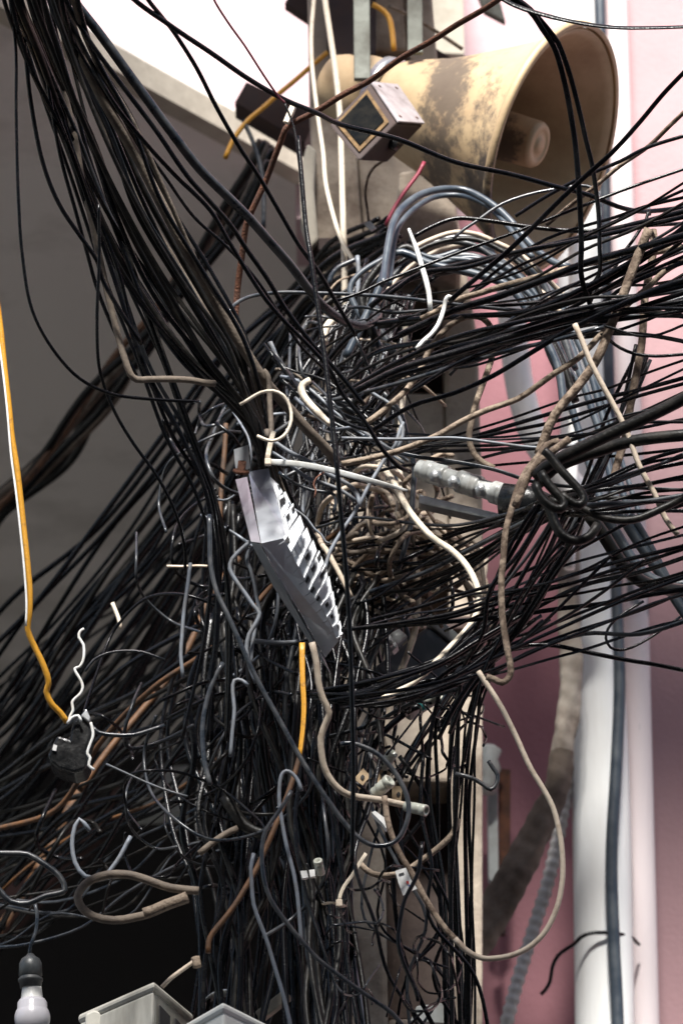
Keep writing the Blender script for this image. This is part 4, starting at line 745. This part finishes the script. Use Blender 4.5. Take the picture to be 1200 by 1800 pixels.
def bundle(n, way, Ys, widths, mats, place, group, **k):
    order = k.pop('order', None); extra = k.pop('extra', ''); L = list(family(n, way, Ys, widths, mats, '', group, **k))
    for ln in extra.strip().splitlines():
        w_, m_, ps_ = ln.split('|'); P_ = pp(ps_); yo = jit(.04); L.append(dict(m=m_, w=float(w_), Ys=[Ys[0]+yo, Ys[1]+yo, Ys[1]+yo+.08], pts=P_ if P_[0][0] > P_[-1][0] else P_[::-1], flat=random.random() < .4))
    if order:
        ax, words = order; key = (lambda d: d['pts'][0 if ax[1] == '0' else -1][0 if ax[0] == 'x' else 1]); L.sort(key=key)
    for q, d in enumerate(L):
        kd = 'wire' if d['w'] <= 7 else 'cable'
        if order:
            cable(d['m'], d['w'], d['Ys'], WORD[d['m']]+' '+kd+' '+words.format(ORD[q]), d['pts'], name=kd, group=group, flat=d['flat'], sides=7, step=.018); count[0] += 1; continue
        cable(d['m'], d['w'], d['Ys'], WORD[d['m']]+' '+kd+' '+place, d['pts'], name=kd, group=group+', '+WORD[d['m']]+' '+kd+'s', flat=d['flat'], sides=7, step=.018)
        count[0] += 1
def mass(key, n, way, Ys, widths, mats, **k):
    for d in family(n, way, Ys, widths, mats, '', '', **k):
        yl = np.interp(np.linspace(0, 1, len(d['pts'])), np.linspace(0, 1, len(d['Ys'])), d['Ys']); ex_, ey_ = run_on(list(d['pts']), list(yl)); W = [at(x, y, yy) for (x, y), yy in zip(ex_, ey_)]
        #W = [at(x, y, yy) for (x, y), yy in zip(d['pts'], np.interp(np.linspace(0, 1, len(d['pts'])), np.linspace(0, 1, len(d['Ys'])), d['Ys']))]
        x, y = d['pts'][len(d['pts'])//2]
        V, Fc = tube(spline(W, .022), d['w']/2*px(x, y, d['Ys'][0]), 6, d['flat'], jit(1))
        STUFF.setdefault((key, d['m']), MB()).add(V, Fc)
def curls(key, n, cx, cy, sx, sy, Y, rr, widths, mats, ysd=.08, arc=(1.6, 4.6)):
    for _ in range(n):
        x, y = cx+random.uniform(-1, 1)*sx, cy+random.uniform(-1, 1)*sy; r = random.uniform(*rr); a = random.uniform(0, 6.28); A = random.uniform(*arc); sg = random.choice((-1, 1))
        e = random.uniform(.4, 1); rot = random.uniform(0, 3.14); y0 = Y+jit(ysd); pts = []
        k = max(5, int(A*2.2)); dx, dy = jit(9), jit(9)
        for j in range(k):
            t = a+sg*A*j/k; px_, py_ = math.cos(t)*r*(1+.03*jit(1)), math.sin(t)*r*e*(1+.03*jit(1))
            pts.append((x+px_*math.cos(rot)-py_*math.sin(rot)+dx*j/k*2, y+px_*math.sin(rot)+py_*math.cos(rot)+dy*j/k*2))
        # long tails
        tx, ty = pts[-1][0]-pts[-2][0], pts[-1][1]-pts[-2][1]; L = math.hypot(tx, ty)+1e-6; q = random.uniform(20, 90)
        pts.append((pts[-1][0]+tx/L*q, pts[-1][1]+ty/L*q+15))
        w = random.choice(widths); m = random.choices(list(mats), weights=list(mats.values()))[0]
        W = [at(a_, b_, y0+.05*math.sin(i*1.3)) for i, (a_, b_) in enumerate(pts)]
        V, Fc = tube(spline(W, .012), w/2*px(x, y, Y), 6); STUFF.setdefault((key, m), MB()).add(V, Fc)

# paths traced from the photograph, members of the fans
X_UPPER = """6|black|1210,330 1150,357 1100,380 1057,400 1017,417 967,443 900,473 833,513 760,560 680,600
6|black|1210,345 1133,363 1080,382 1030,396 960,420 880,470 800,540 740,590
11|black|1215,368 1133,390 1050,410 1000,423 950,435 883,450 833,460 770,475 700,500 650,540
9|black|1215,378 1133,397 1050,415 980,430 900,445 820,470 740,480 680,520
7|black|1215,392 1120,398 1040,408 960,402
13|black|1215,410 1133,433 1083,447 1030,462 960,490 880,520 800,545 700,590
7|black|1210,447 1150,473 1100,493 1033,517 967,530 867,538 790,545 700,560
8|black|1210,458 1133,487 1083,513 1047,543 1000,563 933,587 850,615 780,640 700,690
8|black|1210,430 1130,470 1060,510 990,548 920,575 840,600 760,640 680,670
5|black|1210,402 1100,455 1010,500 930,545 850,600 770,650 700,700
6|slate|1210,385 1120,440 1030,490 960,520 900,560 850,600 790,660"""
X_BAND = """13|black|1215,488 1133,517 1083,540 1000,560 900,590 800,620 700,650 620,690
9|black|1210,512 1133,537 1067,563 1000,577 933,593 850,610 770,640 680,665
7|black|1210,543 1133,542 1060,547 990,560 900,600 800,640 720,690
9|black|1210,500 1130,520 1080,541 1000,580 933,620 867,660 800,690 720,715 650,760
8|slate|1060,575 967,600 900,615 800,643 720,668 640,690"""
X_LEVEL = """8|black|1210,662 1133,683 1050,703 967,727 900,747 833,767 760,785 700,800
7|black|1210,672 1133,693 1053,717 967,743 883,760 800,778 720,800
5|black|1210,630 1133,657 1067,683 1000,700 900,735 800,765 700,790
6|black|1210,735 1110,755 1033,763 950,773 867,783 800,783 740,785 660,780
6|black|1210,788 1100,800 1000,807 900,815 800,825"""
X_LOWER = """7|black|1210,885 1157,900 1100,920 1050,947 1000,973 933,1000 850,1033 800,1047 720,1072 650,1090
6|black|1210,938 1133,957 1067,973 983,997 900,1033 800,1067 720,1080 640,1100
8|black|1210,958 1117,980 1050,997 967,1023 883,1047 800,1077 700,1095 600,1108
7|black|1210,962 1133,987 1083,1000 1000,1027 900,1053 800,1083 700,1100
9|black|1215,1034 1133,1047 1067,1060 983,1070 900,1082 800,1092 720,1098 600,1106
6|black|1210,1003 1153,1020 1100,1027 1033,1040 943,1057 860,1075 780,1110
7|black|1210,1012 1133,1040 1067,1067 1000,1097 933,1127 867,1157 800,1190 730,1225 640,1240
6|black|1210,1042 1150,1060 1083,1087 1017,1113 950,1140 867,1177 800,1197 720,1225 600,1245
6|black|1210,1089 1167,1097 1100,1117 1033,1140 967,1158 900,1177 817,1197 730,1215 620,1235
9|black|1010,950 1000,957 967,1010 933,1067 900,1113 850,1167 800,1240 770,1300
8|black|1025,948 985,995 950,1050 910,1110 860,1170 815,1230 790,1290
6|black|1073,977 1017,1033 967,1083 917,1127 867,1160 800,1195 740,1230
6|black|1133,983 1060,1040 1000,1080 933,1117 860,1150 790,1190
6|black|990,960 950,1005 915,1060 880,1120 850,1180 830,1260 815,1340"""
BK = {'black': 6, 'black2': 3, 'slate': 1}
random.seed(21)
# top left bundle converging on the tie above the plate
bundle(24, [(70, -20, 62, 0), (105, 90, 62, -6), (165, 230, 66, -14), (225, 370, 70, -22), (300, 500, 66, -26), (378, 620, 50, -26), (430, 700, 24, -14), (458, 760, 14, -8), (476, 830, 16, 4), (510, 930, 30, 6), (545, 1060, 45, 0)],
       [4.45, 4.65, 4.8, 4.9, 5.15, 5.3], [8, 8, 9, 10, 12], {'black': 5, 'black2': 5, 'brown': 1, 'slate': 1}, 'in the dense bundle from top left to the zip tie', 'cables of the top left bundle', mix=.13, noise=2.5, ynoise=.05, order=('x0', 'of the top left bundle, {} from the left at the top edge'))
bundle(9, [(60, -20, 40, 0), (95, 120, 30, -6), (150, 300, 30, -10), (215, 480, 26, -6), (275, 640, 30, -8), (325, 760, 22, -8), (368, 860, 16, -6), (392, 960, 22, 0), (398, 1100, 40, 0), (390, 1300, 60, 0)],
       [4.6, 4.8, 4.95, 5.1], [6, 7, 8], BK, 'falling from top left to the left of the metal plate', 'cables falling left of the plate', mix=.2, noise=3, ynoise=.06, order=('x0', 'falling left of the plate, {} from the left at the top'))
# right hand fans
bundle(12, [(1225, 470, 10, 150), (1130, 500, 10, 118), (1030, 520, 10, 96), (930, 545, 8, 80), (820, 570, 10, 78), (720, 590, 20, 82), (640, 625, 40, 90), (560, 700, 60, 110)],
       [4.8, 4.95, 5.1, 5.3], [5, 6, 7, 8, 10], BK, 'in the upper fan from the coil to the right edge', 'cables of the upper right fan', mix=.2, noise=2.5, ynoise=.08, flatp=.4, order=('y0', 'of the upper right fan, {} from the top at the right edge'), extra=X_UPPER)
bundle(6, [(1225, 520, 5, 30), (1100, 540, 5, 24), (1000, 565, 5, 18), (900, 590, 5, 22), (800, 615, 5, 26), (700, 660, 5, 34), (620, 720, 30, 50)],
       [4.8, 4.9, 5.1], [7, 8, 9, 11], {'black': 6, 'slate': 1}, 'in the thick band rising to the right above the knot', 'cables of the thick rising band', mix=.2, noise=2, ynoise=.05, order=('y0', 'of the thick rising band, {} from the top at the right edge'), extra=X_BAND)
bundle(4, [(1225, 690, 5, 60), (1100, 730, 5, 45), (1000, 765, 5, 30), (900, 775, 5, 26), (800, 785, 10, 36), (700, 790, 10, 45), (600, 800, 20, 60)],
       [4.85, 5.0, 5.2], [5, 6, 7, 8], BK, 'running level between the upper fan and the knot', 'cables level above the knot', mix=.25, noise=3, order=('y0', 'level above the knot, {} from the top at the right edge'), extra=X_LEVEL)
bundle(16, [(1225, 845, 4, 60), (1130, 860, 4, 44), (1040, 878, 4, 30), (970, 890, 6, 22), (900, 925, 8, 30), (820, 965, 12, 44), (740, 1000, 14, 66), (650, 1030, 20, 95), (590, 1050, 30, 110)],
       [4.75, 4.75, 5.0, 5.2, 5.3], [5, 6, 7, 8, 9], BK, 'converging at the knot from the right edge', 'cables through the knot', mix=.22, noise=2.5, ynoise=.05, flatp=.4, order=('y0', 'running through the knot, {} from the top at the right edge'))
bundle(6, [(1225, 990, 5, 100), (1120, 1020, 5, 86), (1020, 1045, 5, 74), (920, 1075, 5, 70), (820, 1110, 5, 76), (720, 1145, 10, 84), (620, 1165, 20, 90), (520, 1180, 20, 100)],
       [4.75, 4.9, 5.1, 5.25], [5, 6, 7, 8, 8], {'black': 8, 'slate': 1}, 'in the lower fan crossing the pink wall', 'cables of the lower right fan', mix=.2, noise=2, ynoise=.06, flatp=.4, order=('y0', 'of the lower right fan, {} from the top at the right edge'), extra=X_LOWER)
bundle(13, [(985, 900, 40, 16), (945, 975, 36, 10), (900, 1050, 36, 12), (865, 1120, 28, 12), (835, 1180, 32, 10), (810, 1260, 40, 5), (800, 1400, 40, 5), (803, 1560, 30, 5), (808, 1700, 30, 5), (810, 1840, 30, 0)],
       [4.85, 5.0, 5.15, 5.25, 5.3], [5, 6, 7, 8], {'black': 8, 'slate': 1, 'black2': 1}, 'dropping from the knot down the right side of the pole', 'cables dropping right of the pole', mix=.25, noise=3, ynoise=.05, flatp=.3, order=('x1', 'dropping right of the pole, {} from the left at the bottom'))
bundle(8, [(1130, 620, 12, 20), (1085, 740, 14, 10), (1040, 850, 20, 0), (985, 960, 26, 0), (930, 1060, 24, 0), (880, 1130, 20, 0), (820, 1190, 20, 0), (760, 1270, 30, 0), (700, 1360, 30, 0)],
       [5.0, 5.1, 5.25], [5, 6, 7], BK, 'slanting steeply down through the right hand fans', 'cables slanting through the right fans', mix=.25, noise=3, order=('x0', 'slanting down through the right fans, {} from the left at its top'))
# left back fan
bundle(32, [(720, 440, 50, 50), (640, 500, 60, 60), (560, 570, 60, 60), (470, 700, 70, 60), (380, 850, 80, 60), (270, 1000, 90, 66), (150, 1150, 95, 86), (40, 1290, 85, 112), (-60, 1400, 70, 130)],
       [5.7, 6.1, 6.4, 6.7], [7, 8, 9, 10, 12], {'black': 8, 'black2': 2}, 'in the blurred dark fan falling to the lower left', 'cables of the lower left fan', mix=.16, noise=6, ynoise=.16, flatp=0, order=('y1', 'of the blurred lower left fan, {} from the top at the left'))
bundle(22, [(660, 1000, 50, 60), (560, 1080, 60, 60), (440, 1170, 70, 60), (330, 1260, 80, 62), (220, 1350, 80, 70), (110, 1440, 70, 80), (0, 1530, 60, 90), (-60, 1580, 60, 90)],
       [5.4, 5.7, 6.0, 6.3], [6, 7, 8, 10], {'black': 8, 'black2': 2, 'rustor': .5}, 'in the low fan from the trunk to the left edge', 'cables of the low left fan', mix=.3, noise=7, ynoise=.14, flatp=0, order=('y1', 'of the low left fan, {} from the top at the left edge'))
bundle(7, [(480, 260, 14, 14), (400, 380, 14, 14), (310, 500, 16, 12), (235, 610, 18, 12), (165, 700, 18, 12), (85, 800, 18, 14), (0, 895, 14, 22), (-50, 960, 14, 24)],
       [6.2, 6.6, 7.0], [12, 14, 16], {'black': 4, 'brown': 4, 'black2': 3}, 'in the blurred loose bundle crossing the grey canopy', 'cables of the loose blurred bundle', mix=.5, noise=6, ynoise=.08, flatp=0, order=('y1', 'of the loose blurred bundle, {} from the top at the left edge'))
for i_, (s_, l_) in enumerate(((0, 'orange cable within the blurred bundle crossing the grey canopy'), (1, 'orange cable glimpsed in the lower left fan'), (2, 'orange cable crossing the lower left corner'))):
    cable('rustor', (13, 12, 20)[i_], (6.6, 5.9, 6.3)[i_], l_, [pp('455,300 390,420 330,460 270,550 215,610 165,680 120,750 60,830 0,890 -40,930'), pp('420,980 370,1050 330,1140 290,1200 240,1260 190,1320 140,1390'), pp('150,1375 120,1430 90,1490 50,1560 10,1620 -30,1680')][i_])
# trunk on the pole
bundle(32, [(600, 1000, 70, 20), (570, 1090, 90, 10), (560, 1200, 100, 0), (560, 1330, 92, 0), (565, 1450, 66, 0), (572, 1560, 46, 0), (575, 1660, 42, 0), (580, 1760, 48, 0), (585, 1860, 55, 0)],
       [5.25, 5.2, 5.2, 5.15], [7, 8, 9, 10, 11], {'black': 8, 'black2': 4, 'slate': 1}, 'in the tied trunk of cables down the left of the pole', 'cables of the lower trunk', mix=.3, noise=4, ynoise=.05, order=('x1', 'of the lower trunk, {} from the left at the bottom edge'))  # plain black weighted up to stand in for shade on the trunk
bundle(14, [(420, 1080, 60, 0), (420, 1200, 80, 0), (415, 1330, 80, 0), (410, 1450, 70, 0), (410, 1560, 55, 0), (400, 1680, 50, 0), (395, 1850, 45, 0)],
       [5.3, 5.3, 5.3], [8, 9, 10, 12], {'black': 6, 'black2': 4}, 'hanging left of the lower trunk above the boxes', 'cables hanging left of the trunk', mix=.4, noise=7, ynoise=.07, order=('x1', 'hanging left of the trunk, {} from the left at the bottom'))
bundle(9, [(690, 1330, 60, 10), (700, 1420, 60, 10), (700, 1520, 60, 10), (720, 1620, 70, 0), (745, 1720, 70, 0), (770, 1850, 70, 0)],
       [5.1, 5.1, 5.2], [5, 6, 7, 8], {'black': 8, 'slate': 2}, 'criss-crossing in front of the open pole cell', 'cables in front of the pole cell', mix=.75, noise=8, order=('x1', 'before the open pole cell, {} from the left at the bottom'))
bundle(14, [(560, 1230, 30, 10), (650, 1225, 30, 12), (720, 1205, 30, 12), (790, 1180, 30, 12), (860, 1130, 30, 16), (930, 1070, 30, 16)],
       [5.05, 5.0, 5.0], [6, 7, 8], {'black': 8}, 'crossing the pole under the charcoal splice box', 'cables crossing under the splice box', mix=.3, noise=4, order=('y1', 'crossing under the splice box, {} from the top at right'))
# coils round the pole
for i in range(9):
    lab_ = 'black cable coiled round the pole under the loudspeaker, %s from the outside of the coil' % ORD[8-i]
    x0 = 690+jit(12); s = random.uniform(.8, 1.15)
    pts = [(640+jit(20), 600+jit(25)), (655+jit(12), 520+jit(10)), (700+jit(10), 455-12*i+i*10+jit(8)), (760, 425+i*6+jit(6)), (830, 415+i*8+jit(6)), (890+jit(8), 440+i*8), (940+jit(8), 490+i*8), (975+jit(8), 560+i*10), (1000+jit(10), 650+i*8)]
    cable(random.choice(['black', 'slate', 'hose', 'black2']), random.choice([9, 11, 13, 15]), 5.3+jit(.06), lab_, pts, group='black cables coiled round the pole', sides=8)
# anonymous mass behind: nobody could count it
random.seed(5)
mass('m', 48, [(680, 500, 40, 30), (620, 620, 70, 40), (600, 760, 90, 40), (600, 880, 100, 30), (600, 1000, 120, 30), (580, 1130, 130, 20), (560, 1260, 110, 10), (550, 1400, 75, 0), (560, 1560, 55, 0), (575, 1700, 50, 0), (590, 1850, 50, 0)],
     [5.55, 5.5, 5.45, 5.4], [5, 6, 7, 8], {'black': 7, 'black2': 2, 'slate': 2, 'grey': .6}, mix=.35, noise=6, ynoise=.08, flatp=0)
mass('m', 26, [(700, 560, 60, 60), (600, 650, 60, 60), (540, 740, 70, 60), (470, 860, 80, 60), (400, 980, 90, 60), (300, 1100, 110, 60), (190, 1220, 110, 80), (80, 1340, 110, 90), (-60, 1460, 100, 110)],
     [5.9, 6.3, 6.8, 7.2], [6, 7, 9], {'black': 9, 'black2': 2}, mix=.3, noise=10, ynoise=.2, flatp=0)
mass('m', 26, [(440, 900, 70, 30), (420, 1030, 80, 30), (410, 1160, 90, 20), (410, 1300, 95, 10), (420, 1450, 90, 0), (430, 1600, 80, 0), (420, 1850, 70, 0)],
     [5.5, 5.6, 5.5], [7, 8, 10], {'black': 8, 'black2': 3}, mix=.35, noise=6, ynoise=.1, flatp=0)
mass('m', 26, [(500, 660, 30, 60), (540, 700, 40, 50), (620, 740, 40, 60), (690, 770, 30, 50)],
     [5.2, 5.25, 5.2], [5, 6, 7], {'black': 7, 'slate': 3, 'brown': 1, 'grey': 1}, mix=.5, noise=7, ynoise=.08, flatp=0)
mass('m', 14, [(590, 1010, 10, 30), (680, 980, 20, 50), (760, 960, 20, 60), (830, 1000, 10, 60), (850, 1100, 20, 40)],
     [5.35, 5.35], [7, 8, 9, 10], {'beige': 2, 'speck': 3, 'brown': 3}, mix=.8, noise=14, ynoise=.05, flatp=0)
curls('m', 20, 630, 720, 80, 170, 5.35, (50, 120), [4, 5, 6], {'black': 5, 'slate': 3, 'grey': 1.3, 'speck': 1, 'beige': 1})
curls('m', 26, 480, 900, 130, 200, 5.35, (30, 120), [4, 5, 6, 7], {'black': 5, 'slate': 3, 'grey': 1, 'brown': 1})
curls('m', 26, 700, 960, 80, 110, 5.32, (25, 70), [7, 9, 10], {'speck': 3, 'beige': 3, 'brown': 1, 'black': 1}, arc=(2.5, 5.5))
curls('m', 30, 450, 1280, 170, 230, 5.25, (50, 170), [4, 5, 6, 7], {'black': 6, 'black2': 2, 'slate': 3, 'grey': 1})
curls('m', 16, 680, 1640, 110, 160, 5.0, (12, 50), [4, 5], {'black': 8, 'slate': 1})
curls('m', 22, 740, 1270, 90, 70, 5.1, (20, 60), [4, 5, 6], {'black': 8})
curls('m', 7, 240, 1450, 200, 120, 5.6, (30, 90), [5, 6, 8], {'black': 8, 'black2': 3})
mass('m', 9, [(420, 1430, 20, 60), (320, 1500, 20, 60), (220, 1560, 20, 60), (110, 1600, 20, 50), (0, 1620, 20, 50), (-40, 1630, 10, 50)], [5.6, 5.8], [4, 5, 6], {'black2': 3, 'slate': 2}, mix=.5, noise=10)
for (k, m), mb in STUFF.items():
    tag(mb.build('cable_tangle', M[m]), 'uncountable mat of '+WORD[m]+' wires tangled round the pole behind the single cables', 'wire tangle', kind='stuff')
print('family cables', count[0])
